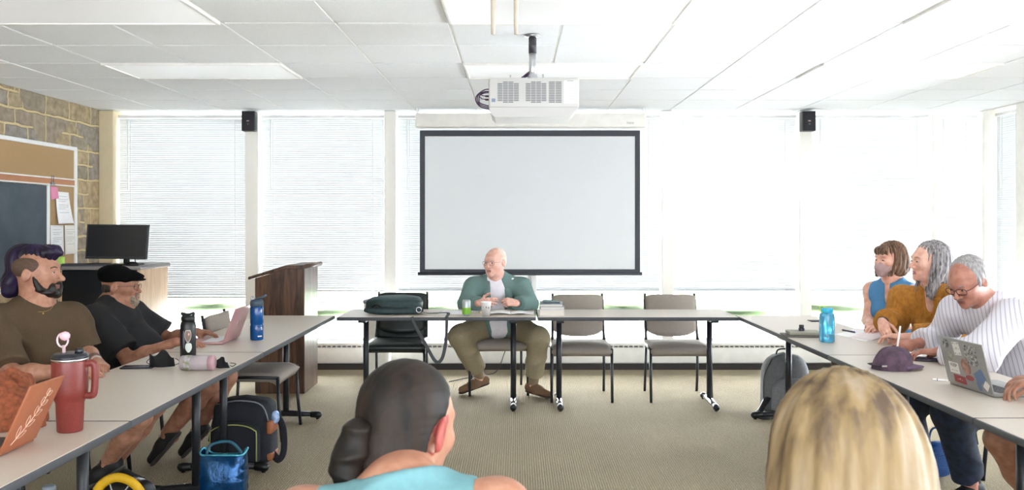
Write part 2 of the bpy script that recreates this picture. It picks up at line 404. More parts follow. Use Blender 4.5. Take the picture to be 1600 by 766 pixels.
# windows in the back wall and their blinds
OP = [(178, 383, 466), (403, 600, 456), (618, 1035, 455), (1052, 1250, 455), (1268, 1458, 455), (1462, 1536, 430)]
wname = ['left of the lectern, behind the monitor', 'behind the lectern', 'behind the projection screen', 'right of the projection screen', 'behind the person in the blue top', 'narrow, in the far right corner']
M_frame = flat('window_frame_white', '#eceeee', .5)
def blind(x0, x1, ztop, zbot, Y, label, tilt=1.0, M=Matrix.Identity(4)):
    root = thing('window_blind', M @ Vector(((x0+x1)/2, Y, zbot)), label, 'blind', 'white horizontal window blinds')
    MB().box(x0+.005, x1-.005, Y-.02, Y+.02, ztop-.035, ztop-.002, bev=.003, M=M).build('head_rail', M_alu, root)
    m = MB(); z = ztop-.05; w = .0125; p = .0213
    while z > zbot+.022:
        dz = random.uniform(-.0006, .0006)
        def fn(u, v):
            a = tilt; s_ = (v-.5)*2*w; cr = .0022*(1-(2*v-1)**2)
            y = math.cos(a)*s_+math.sin(a)*cr; zz = math.sin(a)*s_-math.cos(a)*cr
            return M @ Vector((x0+.008+(x1-x0-.016)*u, Y+y, z+dz+zz))
        m.sheet(fn, 1, 3); z -= p
    m.build('slats', M_slat, root, recalc=False)
    MB().box(x0+.008, x1-.008, Y-.012, Y+.012, zbot, zbot+.016, bev=.003, M=M).build('bottom_rail', flat('blind_rail', '#c9ccd4', .5), root)
    n = 2 if x1-x0 < 1.6 else 3
    for i in range(n):
        m = MB()
        xx = x0+.12+(x1-x0-.24)*(i/(n-1) if n > 1 else .5)
        m.tube([M @ Vector((xx, Y-.016, ztop-.03)), M @ Vector((xx, Y-.016, zbot+.01))], .0015, 4)
        m.build('ladder_cord', M_alu, root)
    MB().tube([M @ Vector((x0+.1, Y-.03, ztop-.04)), M @ Vector((x0+.1, Y-.032, ztop-.75))], .004, 6).build('tilt_wand', M_alu, root)
    return root
def window(n, x0, x1, z0, z1, Y, bars, M=Matrix.Identity(4)):
    m = MB(); f = .03
    for b in ((x0, x0+f, z0, z1), (x1-f, x1, z0, z1), (x0+f, x1-f, z0, z0+f), (x0+f, x1-f, z1-f, z1)): m.box(b[0], b[1], Y-.03, Y+.03, b[2], b[3], M=M)
    for z in bars: m.box(x0+f, x1-f, Y-.04, Y+.03, z-.022, z+.022, M=M)
    m.box(x0+.2, x0+.3, Y-.06, Y-.04, z0+.40, z0+.415, M=M)
    w = m.build('window_%d' % n, M_frame, kind='structure')
    g = MB(); zz = [z0+f]+[b for b in bars]+[z1-f]
    for a, b in zip(zz, zz[1:]): g.box(x0+f, x1-f, Y-.004, Y+.004, a+.02, b-.02, M=M)
    g.build('pane', M_glass, w)
    sl = MB().box(x0, x1, Y-.12, Y+.0, z0-.02, z0, M=M).build('window_sill', M_frame, w)
    # crank handle of the lower sash
    h = MB(); hx0 = x0+(x1-x0)*.28; h.box(hx0-.02, hx0+.02, Y-.05, Y-.03, z0+.40, z0+.43, M=M)
    h.tube([M @ Vector((hx0, Y-.055, z0+.415)), M @ Vector((hx0+.07, Y-.07, z0+.45))], .005, 6)
    h.build('window_handle', M_alu, w)
YW = YB+.24
for i, (a, b, yb) in enumerate(OP):
    zb = EYE-(yb-346)*(YB+.07)/F
    window(i+1, bx_(a), bx_(b) if b != 1536 else XR-.03, ZS, ZT-.03, YW, (.66,))
    blind(bx_(a)+.006, (bx_(b) if b != 1536 else XR-.03)-.006, ZT-.03, zb, YB+.09, 'closed white horizontal blind '+wname[i], tilt=-1.36)

# right wall: windows between white piers
def XW(y0, y1):   # maps local x to room Y on the right wall, local Y to room +X
    return Matrix(((0, 1, 0, 0), (-1, 0, 0, 0), (0, 0, 1, 0), (0, 0, 0, 1)))
MR = Matrix(((0, 1, 0, 0), (-1, 0, 0, 0), (0, 0, 1, 0), (0, 0, 0, 1)))
rw = MB(); rw.box(XR+.22, XR+.4, YF, YB+.3, -.1, ZS-.02); rw.box(XR+.2, XR+.4, YF, YB+.3, ZT-.03, ZT+.12)
piers = [(7.80, 8.04), (5.75, 5.95), (3.7, 3.9), (1.65, 1.85), (-.4, -.2), (-2.5, -2.3)]
for a, b in piers: rw.box(XR, XR+.34, a, b, 0, ZT, bev=.004, seg=1)
rw.box(XR+.0, XR+.22, YF, YB, .02, .24, bev=.006)
rw.box(XR-.002, XR+.3, YF, YB+.3, CEIL-.004, CEIL+.03)
rw.build('wall_right', M_wallw, kind='structure')
MB().box(XR-.012, XR, YF, YB, 0, .06).build('baseboard_right', M_dark, kind='structure')
ro = [(8.04, 8.53), (5.95, 7.80), (3.9, 5.75), (1.85, 3.7), (-.2, 1.65), (-2.3, -.4)]  # last two openings are added out of view for extra daylight
rl = ['on the right wall, narrow, next to the far corner', 'on the right wall, first wide one from the far corner', 'on the right wall, second wide one from the far corner', 'on the right wall, third wide one from the far corner', 'on the right wall beside the photographer', 'on the right wall behind the photographer']
for i, (a, b) in enumerate(ro):
    window(7+i, -b, -a, ZS, ZT-.03, XR+.24, (.66,), M=MR)
    blind(-b+.006, -a-.006, ZT-.03, .72 if i < 1 else 1.45, XR+.09, ('closed' if i < 1 else 'unseen half raised')+' white horizontal blind '+rl[i], tilt=-1.36, M=MR)  # blinds out of view are raised to add daylight from the right
MB().box(XL, XL+.012, YF, YB, 0, .08).build('baseboard_left', M_dark, kind='structure')

# outdoors
M_grass = mat('lawn', '#c9cfba', .95, col2='#a9b898', scale=6, detail=6, spec=.1)
tag(own(MB().box(-20, 22, YB+6, YB+34, -.35, -.25).build('lawn', M_grass), (0, 20, -.25)), 'pale green lawn seen below the blinds', 'lawn', kind='stuff')
tag(own(MB().box(-20, 22, YB+.45, YB+6, -.35, -.24).build('paved_path', mat('pale_concrete', '#f0efea', .9, scale=9)), (0, 10, -.25)), 'pale concrete path running outside below the windows', 'path')  # paving widened and whitened to bounce daylight up onto the ceiling
def bush(x, y, r, h):
    m = MB()
    rnd = random.Random(int(x*100))
    for k in range(170):
        a, e = rnd.uniform(0, 2*PI), rnd.uniform(.16, 1); rr = r*(1-.45*e)*rnd.uniform(.7, 1.05)
        c = Vector((x+math.cos(a)*rr, y+math.sin(a)*rr*.7, -.25+h*e)); s_ = rnd.uniform(.05, .12)
        d = Vector((rnd.gauss(0, 1), rnd.gauss(0, 1), rnd.gauss(0, 1))).normalized(); u = d.orthogonal().normalized(); w = d.cross(u)
        v = [m.bm.verts.new(p) for p in (c-u*s_, c+w*s_*.5, c+u*s_, c-w*s_*.5)]; m.bm.faces.new(v)
    m.lathe([(0, 0), (r*.8, h*.1), (r*.85, h*.4), (r*.5, h*.85), (0, h*.95)], (x, y, -.25), 10)
    return m
M_leaf = mat('hedge_leaves', '#aebf9a', .9, col2='#809a70', scale=14)
k = 0
for x, y, r, h in ((-6.2, 17.5, 1.1, 1.25), (-3.9, 16.4, 1.1, 1.1), (-1.8, 17.0, 1.1, 1.2), (.2, 16.4, 1.0, 1.0), (2.1, 17.2, 1.1, 1.25), (4.0, 16.4, 1.1, 1.1), (6.1, 17.3, 1.2, 1.25), (8.2, 16.8, 1.1, 1.15), (10.2, 17.4, 1.2, 1.25)):
    o = bush(x, y, r, h).build('shrub', M_leaf); own(o, (x, y, -.25))
    tag(o, 'low rounded green shrub on the lawn outside the back windows', 'shrub', 'shrubs outside the back windows')

# ---------------------------------------------------------------- tables
def make_table(x0, x1, y0, y1, along, label, legs):
    """legs: positions of the two pedestals along the long axis; along 'X' or 'Y'"""
    t = thing('folding_table', ((x0+x1)/2, (y0+y1)/2, 0), label, 'table', 'grey-topped folding tables set in a U')
    H = .735; th = .028
    MB().box(x0+.006, x1-.006, y0+.006, y1-.006, H-.004, H, bev=.0015, seg=1).build('tabletop', M_laminate, t)
    MB().box(x0, x1, y0, y1, H-th, H-.0015, bev=.004).build('edge_band', M_edge, t)
    for p in legs:
        if along == 'X': c = Vector((p, (y0+y1)/2, 0)); d = Vector((0, 1, 0)); s = Vector((1, 0, 0)); hw = (y1-y0)/2
        else: c = Vector(((x0+x1)/2, p, 0)); d = Vector((1, 0, 0)); s = Vector((0, 1, 0)); hw = (x1-x0)/2
        Mx = FR(c, d, s, Vector((0, 0, 1)))
        lg = MB(); lg.tube([c+Vector((0, 0, .05)), c+Vector((0, 0, H-th-.02))], .0225, 16)
        pl = lg.build('pedestal_leg', M_leg, t)
        MB().box(-hw+.1, hw-.1, -.03, .03, H-th-.03, H-th, bev=.004, M=Mx).box(-.06, .06, -.09, .09, H-th-.022, H-th-.001, M=Mx).build('mounting_plate', M_leg, pl)
        ft = MB(); L = hw-.035
        def fpt(u): return c+d*u+Vector((0, 0, .043-.012*abs(u)/L))
        ft.tube([fpt(-L+.05), fpt(-.1), fpt(0), fpt(.1), fpt(L-.05)], [.018, .026, .028, .026, .018], 12, flatk=.85)
        foot = ft.build('foot', M_leg if along == 'Y' else M_chrome, t)
        for sg in (-1, 1):
            fc = MB()
            e = c+d*sg*(L-.03)
            fc.tube([e-d*sg*.05+Vector((0, 0, .033)), e+Vector((0, 0, .031)), e+d*sg*.02+Vector((0, 0, .027)), e+d*sg*.03+Vector((0, 0, .022))], [.022, .026, .024, .012], 12)
            fc.tube([e+Vector((0, 0, .02)), e+Vector((0, 0, 0))], .012, 10)
            fc.build('foot_cap', M_black, foot)
    return t
T_F1 = make_table(-1.385, .147, 6.62, 7.22, 'X', 'grey-topped folding table the person in the green blazer sits at', (-1.21, -.03))
T_F2 = make_table(.157, 1.705, 6.62, 7.22, 'X', 'grey-topped folding table with the stack of books, two empty chairs behind it', (.335, 1.54))
xi, xo = -1.42, -2.02
T_L1 = make_table(xo, xi, 4.855, 6.75, 'Y', 'grey-topped folding table on the left holding the pink laptop and blue bottle, nearest the lectern', (6.43, 5.06))
T_L2 = make_table(xo, xi, 3.185, 4.85, 'Y', 'grey-topped folding table on the left under the phone and black face masks', (4.63, 3.42))
T_L3 = make_table(xo, xi, 1.3, 3.18, 'Y', 'grey-topped folding table in the near left corner, under the orange laptop and red tumbler', (2.95, 1.55))
ri, rr_ = 1.705, 2.33
T_R1 = make_table(ri, rr_, 4.755, 6.75, 'Y', 'grey-topped folding table on the right holding the clear blue bottle and notebooks', (6.42, 5.02))
T_R2 = make_table(ri, rr_, 3.235, 4.75, 'Y', 'grey-topped folding table on the right under the purple cap and sticker-covered laptop', (4.5, 3.45))
T_R3 = make_table(ri, rr_, 1.35, 3.23, 'Y', 'grey-topped folding table in the near right corner, mostly out of view', (2.98, 1.6))

# ---------------------------------------------------------------- chairs
def make_chair(loc, rz, label, fab=None, frame=None, group='upholstered stacking chairs around the tables', closed_back=False):
    """local: seat faces -Y (front legs at -Y)"""
    fab = fab or M_fabric; frame = frame or M_leg
    t = thing('stacking_chair', (0, 0, 0), label, 'chair', group)
    w = .245
    def seat(u, v):
        x = (u-.5)*2*w; y = -.23+.45*v; r = 1-(2*u-1)**4*.10
        z = .452+.018*math.sin(PI*min(1, v*1.2))*(1-(2*u-1)**2)*.6-(.035*(1-v*5)**2 if v < .2 else 0)
        return (x*(1-.06*v), y, z)
    m = MB(); m.sheet(seat, 12, 12, thick=.055); m.build('seat', fab, t)
    def back(u, v):
        x = (u-.5)*2*.205; z = .50+.335*v; y = .235+.07*v-.045*(1-(2*u-1)**2)+.01*math.sin(PI*v)
        z += -.02*(1-(2*u-1)**2)*(1-v)+(-.02*(abs(2*u-1)**6))*(v-.5)*2
        return (x, y, z)
    m = MB(); m.sheet(back, 12, 10, thick=-.032); m.build('backrest', fab, t)
    for s_ in (-1, 1):
        MB().tube([(s_*w, -.235, .0), (s_*w, -.215, .2), (s_*w, -.205, .43)], .0115, 10).build('leg', frame, t)
        MB().tube([(s_*(w-.02), .255, .0), (s_*(w-.022), .215, .2), (s_*(w-.025), .2, .43)], .0115, 10).build('leg', frame, t)
        MB().tube([(s_*(w-.022), .19, .42), (s_*(w-.025), .225, .52), (s_*(w-.027), .285, .70), (s_*(w-.03), .31, .84)], [.0125, .0125, .0125, .010], 10).build('back_post', frame, t)
        MB().tube([(s_*w, -.215, .425), (s_*(w-.006), 0, .428), (s_*(w-.022), .205, .42)], .011, 8).build('side_rail', frame, t)
    m = MB(); m.tube([(-w, -.205, .415), (w, -.205, .415)], .01, 8).tube([(-w+.02, .195, .415), (w-.02, .195, .415)], .01, 8)
    m.build('cross_rail', frame, t)
    if closed_back:
        def low(u, v):
            x = (u-.5)*2*.215; top = .50-.055*(1-(2*u-1)**2); z = .445+(top+.03-.445)*v if v < 1 else top+.03
            return (x, .21+.02*v-.03*(1-(2*u-1)**2), z-.0)
        MB().sheet(low, 12, 4, thick=-.02).build('lumbar_panel', fab, t)
    t.location = loc; t.rotation_euler = (0, 0, rz)
    return t
ch0 = make_chair((.525, 7.23, 0), 0, 'empty taupe chair behind the stack of books')
def chair(x, y, rz, label, src=None):
    c = copy_tree(src or ch0); c.location = (x, y, 0); c.rotation_euler = (0, 0, rz); c['label'] = label; return c
chair(1.33, 7.23, 0, 'empty taupe chair behind the right end of the front tables')
chair(-.17, 7.5, math.radians(4), 'taupe chair the person in the green blazer sits on')
chair(-1.80, 6.0, math.radians(90), 'empty taupe chair pushed under the left table, next to the lectern')
# ---------------------------------------------------------------- fixed things on the walls and ceiling
# projection screen
YS = 8.36; k = YS/F
def sx_(p): return (p-808)*k
def sz_(q): return EYE-(q-346)*k
t = thing('projection_screen', (sx_(828), YS, sz_(428)), 'wide pull-down projection screen with black border, hanging before the windows', 'projection screen')
MB().box(sx_(650), sx_(1008), YS-.07, YS+.07, sz_(200), sz_(178), bev=.015).build('housing', M_wallw, t)
MB().box(sx_(664), sx_(992), YS-.001, YS+.002, sz_(421), sz_(213)).build('white_surface', screen_mat(), t)
m = MB(); M_border = flat('screen_border', '#383b44', .6)
for a in ((656, 664, 428, 204), (992, 1000, 428, 204), (664, 992, 213, 204), (664, 992, 428, 421)): m.box(sx_(a[0]), sx_(a[1]), YS-.002, YS+.003, sz_(a[2]), sz_(a[3]))
m.build('black_border', M_border, t)
MB().tube([(sx_(653), YS, sz_(428)), (sx_(1003), YS, sz_(428))], .016, 12).build('bottom_bar', M_border, t)
for p in (652, 1006): MB().box(sx_(p)-.012, sx_(p)+.012, YS-.03, YS+.03, sz_(178), CEIL, bev=.003).build('bracket', M_alu, t)
def text(name, s, M, size, m, parent, ext=.0006, align='CENTER'):
    c = bpy.data.curves.new(name, 'FONT'); c.body = s; c.size = size; c.extrude = ext; c.align_x = align; c.align_y = 'CENTER'
    o = bpy.data.objects.new(name, c); COL.objects.link(o); bpy.context.view_layer.update()
    dg = bpy.context.evaluated_depsgraph_get(); me = bpy.data.meshes.new_from_object(o.evaluated_get(dg)); bpy.data.objects.remove(o)
    me.transform(TR(*(-origin_of(parent))) @ M); me.materials.clear(); me.materials.append(m)
    q = bpy.data.objects.new(name, me); COL.objects.link(q); q.parent = parent; return q
M_greytext = flat('grey_print', '#a9abae', .6)
m = MB(); q = .0
for i, (w_, h_) in enumerate(((.008, .026), (.012, .018), (.010, .018), (.016, .018), (.008, .018), (.018, .018))):
    m.box(sx_(978)+q, sx_(978)+q+w_*.7, YS-.0715, YS-.068, sz_(195), sz_(195)+h_); q += w_
m.build('printed_logo', flat('faint_grey_print', '#cfcfcc', .6), t)
# white control box with its cord under the screen
t = thing('control_box', at(831, 445, 8.45), 'small white wall box with dangling cords behind the green blazer', 'wall box')
MB().box(at(825, 0, 8.45).x, at(838, 0, 8.45).x, 8.42, 8.50, at(0, 470, 8.45).z, at(0, 430, 8.45).z, bev=.006).build('box', M_alu, t)
a = at(829, 432, 8.40)
MB().tube([a, a+Vector((.01, 0, -.06)), a+Vector((-.01, 0, -.12)), a+Vector((.015, 0, -.19))], .003, 6).build('cord', M_greytext, t)

# projector
YP = 4.92
t = thing('projector', (at(834, 0, 5.0).x, 5.02, 2.2), 'white ceiling projector with vent grilles, hanging from a short pole', 'projector')
x0, x1 = at(763.5, 0, YP).x, at(905, 0, YP).x; z1, z0 = at(0, 121, YP).z, at(0, 168, YP).z; zb = at(0, 183, YP).z
m = MB(); m.box(x0, x1, YP, YP+.36, z0-.004, z1, bev=.012, seg=4)
m.build('body', mat('projector_white', '#bdbcba', .4, var=.01, scale=200), t)
m = MB()
def lowp(u, v):
    s = [(x0+.004, z0), (x0+.012, zb+.02), (x0+.035, zb), (x1-.05, zb), (x1-.035, zb+.02), (x1-.006, z0)]
    f = u*(len(s)-1); i = min(int(f), len(s)-2); f -= i
    return (s[i][0]+(s[i+1][0]-s[i][0])*f, YP+.008+.33*v, s[i][1]+(s[i+1][1]-s[i][1])*f)
pl = [lowp(i/5, 0) for i in range(6)]
m.prism([(p[0], p[2]) for p in pl], 0, .33, M=Matrix(((1, 0, 0, 0), (0, 0, 1, YP+.0015), (0, 1, 0, 0), (0, 0, 0, 1))))
m.build('lower_shell', mat('projector_lower', '#bbbab9', .45, var=.01, scale=200), t)
M_vent = flat('vent_slot', '#77787c', .8)
def grille(a, b, c, d, nx, ny, chamfer=False):
    g = MB(); fr = MB()
    xa, xb = at(a, 0, YP).x, at(b, 0, YP).x; za, zb_ = at(0, d, YP).z, at(0, c, YP).z
    for i in range(nx):
        for j in range(ny):
            if chamfer and j in (0, ny-1) and i in (0, nx-1): continue
            u0, u1 = xa+(xb-xa)*(i+.05)/nx, xa+(xb-xa)*(i+.95)/nx; v0 = za+(zb_-za)*(j+.18)/ny; v1 = za+(zb_-za)*(j+.78)/ny
            g.box(u0, u1, YP-.0012, YP+.002, v0, v1)
    g.build('vent_grille', M_vent, t)
grille(777, 811, 127, 161, 4, 13, True); grille(821, 854, 127, 161, 4, 13, True); grille(857, 878, 127, 161, 2, 13)
lb = MB().box(at(881, 0, YP).x, at(903, 0, YP).x, YP-.001, YP+.002, at(0, 162, YP).z, at(0, 126, YP).z).build('rating_label', flat('label_silver', '#dcdcde', .5), t)
MB().box(at(886, 0, YP).x, at(896, 0, YP).x, YP-.0015, YP+.001, at(0, 127.3, YP).z, at(0, 126, YP).z).build('printed_mark', M_greytext, t)
for yy in (133.5, 137, 142, 146, 150, 154): 
    text('printed_text', '- - -- -', FR(Vector((at(892, 0, YP).x, YP-.0015, at(0, yy, YP).z)), Vector((1, 0, 0)), Vector((0, 0, 1)), Vector((0, -1, 0))), .02, M_greytext, t, .0003)
MB().box(at(768, 0, YP).x, at(774, 0, YP).x, YP-.0015, YP+.001, at(0, 159.5, YP).z, at(0, 154, YP).z).build('blue_sticker', flat('slate_blue_sticker', '#7585a0', .5), t)
m = MB(); c = Vector((at(845, 0, YP).x, YP+.36, (z0+z1)/2)); m.tube([c-Vector((0, .02, 0)), c+Vector((0, .03, 0))], .045, 24); m.build('lens', M_black, t)
px = at(832, 0, 5.1).x; yc = YP+.18
MB().lathe([(0, CEIL-.012), (.03, CEIL-.012), (.048, CEIL-.006), (.05, CEIL+.0), (0, CEIL+.0)], (px, yc, 0), 24).build('ceiling_flange', M_chrome, t)
MB().tube([(px, yc, CEIL-.01), (px, yc, CEIL-.105)], .023, 20).build('black_collar', flat('dark_collar', '#39363c', .5), t)
m = MB(); m.tube([(px, yc, CEIL-.10), (px, yc, z1+.0)], .021, 20)
m.lathe([(.021, z1+.05), (.032, z1+.03), (.034, z1+.012), (.05, z1+.006), (.05, z1-.004)], (px, yc, 0), 20)
m.build('mounting_pole', mat('brushed_silver', '#c9cacd', .3, metal=.7, var=.02), t)
for dx, dy in ((-.13, -.05), (.06, -.08), (.09, .05), (-.05, .06)):
    MB().tube([(px, yc, z1+.008), (px+dx*.5, yc+dy*.5, z1+.012), (px+dx, yc+dy, z1+.008), (px+dx, yc+dy, z1-.003)], .006, 8).tube([(px+dx, yc+dy, z1-.004), (px+dx, yc+dy, z1+.035)], .004, 8).build('bracket_arm', M_chrome, t)
M_cable = flat('purple_black_cable', '#3c2348', .5)
for i, (r, o) in enumerate(((.074, 0), (.066, .008), (.058, -.006))):
    zc = (z0+z1)/2-.01
    pts = [Vector((x0+.01, yc+o*2, zc+.055-.01*i)), Vector((x0-.03, yc+o, zc+.052-.01*i)), Vector((x0-r, yc-o, zc+.02)), Vector((x0-r*1.08, yc, zc-.015)), Vector((x0-.05, yc, zc-.05+.01*i)), Vector((x0+.005, yc, zc-.062+.008*i))]
    MB().tube(smooth_path(pts, 6), .0035, 8).build('cable', M_cable, t)
for i, dz in enumerate((.0, -.02)):
    zc = (z0+z1)/2
    MB().tube([(x0+.005, yc-.03, zc+dz), (x0-.025, yc-.03, zc+dz)], .006, 8).tube([(x0-.02, yc-.03, zc+dz), (x0-.045, yc-.02, zc+dz+.006), (x0-.058, yc, zc+dz+.02)], .003, 6).build('plug', M_cable, t)
for i in range(3):
    MB().tube([(px-.018, yc-.02+.01*i, z1+.06-.008*i), (px-.05, yc-.03, z1+.035-.006*i), (px-.085, yc-.02, z1+.008-.004*i)], .0035, 8).build('cable', M_cable, t)
# two rods hanging in front of the projector
M_rod = flat('cream_rod', '#c9beb0', .6)
for p, yb, w in ((770.5, 54, 'left'), (806.5, 54, 'right')):
    Yr = 4.02; c = at(p, yb, Yr)
    o = MB().tube([c, c+Vector((0, 0, .035)), c+Vector((0, 0, .036)), Vector((c.x+.001, Yr, CEIL-.005))], [.0085, .0095, .011, .0125], 12).lathe([(0, CEIL-.008), (.03, CEIL-.008), (.032, CEIL), (0, CEIL)], (c.x, Yr, 0), 16).build('hanging_rod', M_rod)
    own(o, c); tag(o, '%s one of the two short white rods hanging from the ceiling before the projector' % w, 'ceiling rod', 'white rods hanging from the ceiling')
# speakers on two pillars
for pc, w in ((387.5, 'black wall speaker at the top of the pillar left of the screen'), (1264.5, 'black wall speaker at the top of the pillar right of the screen')):
    Y = YB-.13; c = at(pc, 189, Y)
    t = thing('wall_speaker', c, w, 'speaker', 'small wall speakers')
    hw = 10.3*Y/F; hh = 15.5*Y/F
    MB().box(c.x-hw, c.x+hw, Y, Y+.1, c.z-hh, c.z+hh, bev=.006).build('cabinet', M_black, t)
    g = MB().box(c.x-hw+.004, c.x+hw-.004, Y-.006, Y+.0, c.z-hh+.004, c.z+hh-.004, bev=.003).build('grille', mat('speaker_grille', '#26262c', .8, var=.2, scale=700), t)
    MB().box(c.x-.012, c.x+.012, Y-.008, Y-.005, c.z-.005, c.z+.006).build('badge', flat('badge_silver', '#b09a98', .4), t)
    MB().tube([(c.x+.001, Y-.006, c.z-.03), (c.x+.001, Y-.009, c.z-.03)], .009, 12).build('tweeter_ring', flat('ring_grey', '#4a4c56', .4), t)
    MB().tube([(c.x, Y+.09, c.z), (c.x, YB+.001, c.z)], .012, 8).build('wall_bracket', M_black, t)

# chalk and cork board on the stone wall
XB = XL+.045
y0, y1 = 5.2, 8.03; zt, zbm = 2.158, .93
t = thing('notice_board', (XL, (y0+y1)/2, 1.5), 'large white-framed board on the stone wall, cork strips around a dark chalkboard', 'board')
M_cork = mat('cork', '#b3936a', .95, var=.08, scale=220, detail=4)
M_chalk = mat('chalkboard', '#4a555e', .75, col2='#3f4a54', scale=5, detail=5)
yk = 7.52
MB().box(XL+.012, XB-.012, y0+.02, y1-.02, 1.85, zt-.02).build('cork_strip', M_cork, t)
MB().box(XL+.012, XB-.012, yk+.03, y1-.02, zbm+.02, 1.80).build('cork_panel', M_cork, t)
MB().box(XL+.012, XB-.010, y0+.02, yk, zbm+.02, 1.78).build('chalkboard', M_chalk, t)
m = MB()
for b in ((y0, y1, zt-.035, zt), (y0, y1, zbm-.035, zbm), (y1-.045, y1, zbm, zt-.03), (y0, y0+.03, zbm, zt-.03)): m.box(XL+.001, XB, b[0], b[1], b[2], b[3], bev=.004)
m.build('frame', M_alu, t)
MB().box(XL+.002, XB+.002, yk, yk+.035, zbm, 1.80, bev=.003).build('divider', M_alu, t)
m = MB().box(XL+.002, XB-.004, y0, y1-.03, 1.80, 1.855).build('display_rail', flat('rust_rail', '#b9805c', .7), t)
for z in (1.793, 1.853): MB().box(XL+.002, XB+.004, y0, y1-.03, z-.006, z+.006, bev=.002).build('rail_lip', M_alu, t)
def wall_pt(px, py, X=XB-.006): Y = F*(-X)/(808-px); return Vector((X, Y, EYE-(py-346)*Y/F))
def wsheet(name, q, m, label, bend=.006, lines=None, group='papers pinned to the notice board'):
    P = [wall_pt(*p) for p in q]   # tl, tr, br, bl
    def fn(u, v):
        a = P[3].lerp(P[0], v); b = P[2].lerp(P[1], v); p = a.lerp(b, u); return (p.x+bend*(1-v)**2+.001, p.y, p.z)
    mb = MB(); mb.sheet(fn, 4, 6, thick=.0008)
    c = sum(P, Vector())/4
    root = thing(name, c, label, 'paper', group); mb.build('sheet', m, root)
    if lines:
        for (u0, u1, v) in lines:
            l = MB(); l.sheet(lambda a, b: Vector(fn(u0+(u1-u0)*a, v+.012*b))+Vector((.0012, 0, 0)), 3, 1); l.build('text_line', M_greytext, root)
    return root
tl = [(.15, .8, .85), (.15, .85, .76), (.15, .7, .70), (.15, .85, .58), (.15, .82, .52), (.15, .6, .46), (.15, .8, .34)]
wsheet('paper_note', ((79, 291), (90, 292), (91, 310), (79, 312)), flat('pink_paper', '#e795b4', .9), 'small pink note clipped to the rail of the notice board')
wsheet('paper_sheet', ((87, 299), (107, 301), (112, 349), (88, 350)), M_paper, 'curling white sheet hanging just below the pink note', .02, tl)
wsheet('paper_sheet', ((79, 352), (99, 352), (99, 398), (79, 402)), M_paper, 'white sheet at the left of the two side by side on the cork', .006, tl)
wsheet('paper_sheet', ((101, 352), (119, 352), (119, 396), (101, 398)), mat('warm_paper', '#ece8e0', .9, var=.02), 'cream sheet at the right of the two side by side on the cork', .006, tl)
wsheet('paper_note', ((79, 401), (101, 401), (101, 424), (85, 428)), flat('lime_paper', '#b6e06a', .9), 'lime green sheet low on the cork, behind the head in profile')
c = wall_pt(83, 285, XB+.012)
m = MB(); m.tube([c+Vector((0, -.02, 0)), c+Vector((.0, -.02, .06)), c+Vector((.0, .01, .06)), c+Vector((0, .01, 0))], .003, 6); m.box(c.x-.008, c.x+.004, c.y-.03, c.y+.03, c.z-.02, c.z+.0)
tag(own(m.build('binder_clip', flat('steel_grey', '#7c7a80', .4, metal=.6)), c), 'small metal binder clip on the rail above the pink note', 'clip')

# ---------------------------------------------------------------- AV cabinet, monitor, keyboard
XC0, XC1, YC0, YC1, HC = -3.93, -3.235, 7.40, 8.0, 1.085
t = thing('equipment_cabinet', ((XC0+XC1)/2, (YC0+YC1)/2, 0), 'tall cabinet with black front and pale wood side below the monitor', 'cabinet')
MB().box(XC0+.02, XC1-.03, YC0+.03, YC1-.01, .06, HC-.03).build('carcass', M_black, t)
MB().box(XC1-.03, XC1, YC0+.02, YC1, .05, HC-.03, bev=.002).build('side_panel', M_maple, t)
MB().box(XC0, XC0+.03, YC0+.02, YC1, .05, HC-.03, bev=.002).build('side_panel', M_maple, t)
d = MB().box(XC0+.03, XC1-.035, YC0, YC0+.028, .07, HC-.035, bev=.004).build('door', flat('smoked_door', '#101114', .3), t)
MB().box(XC0+.05, XC0+.065, YC0-.025, YC0, .55, .70, bev=.004).build('door_handle', M_black, d)
MB().box(XC0-.015, XC1+.02, YC0-.02, YC1+.01, HC-.03, HC, bev=.004).build('top', mat('grey_counter', '#8c8684', .45, var=.05, scale=120), t)
MB().box(XC0+.03, XC1-.03, YC0+.05, YC1-.03, 0.002, .06).build('plinth', M_black, t)
# monitor
Ym = 7.62
A, B, C_, D = at(136.5, 350.5, Ym-.05), at(232, 350.5, Ym), at(227.5, 405, Ym), at(133, 404.5, Ym-.05)
t = thing('monitor', (at(188, 0, Ym).x, Ym, HC), 'black flat computer monitor on top of the tall cabinet', 'monitor')
u = (B-A).normalized(); dn = (D-A).normalized(); nrm = u.cross(dn).normalized()
w_, h_ = (B-A).length, (D-A).length*.995
Mm = FR(D, (C_-D).normalized(), Vector((0, 0, 1)), Vector((0, -1, 0)))
wq, hq = (C_-D).length, A.z-D.z
m = MB(); m.prism([(0, 0), (wq, -.002), (wq+.022, hq), (.018, hq)], -.035, 0, M=Mm); m.build('housing', M_black, t)
MB().prism([(.012, .022), (wq-.012, .02), (wq+.008, hq-.012), (.03, hq-.012)], .0, .001, M=Mm).build('screen_panel', flat('dark_screen', '#0b0b0f', .25), t)
sxp = at(197, 0, Ym).x
MB().box(sxp-.025, sxp+.025, Ym+.0, Ym+.02, HC+.01, HC+.22, bev=.003).build('stand_neck', M_black, t)
MB().box(sxp-.12, sxp+.12, Ym-.08, Ym+.09, HC, HC+.012, bev=.005).build('stand_base', M_black, t)
MB().tube(smooth_path([Vector((sxp+.03, Ym+.03, HC+.16)), Vector((sxp+.06, Ym+.03, HC+.08)), Vector((sxp+.08, Ym+.02, HC+.02)), Vector((sxp+.14, Ym+.05, HC+.006))], 6), .004, 6).build('cable', M_black, t)
t = thing('keyboard', (at(135, 0, 7.5).x, 7.46, HC), 'dark keyboard lying on the cabinet left of the monitor stand', 'keyboard')
kx = at(136, 0, 7.46).x
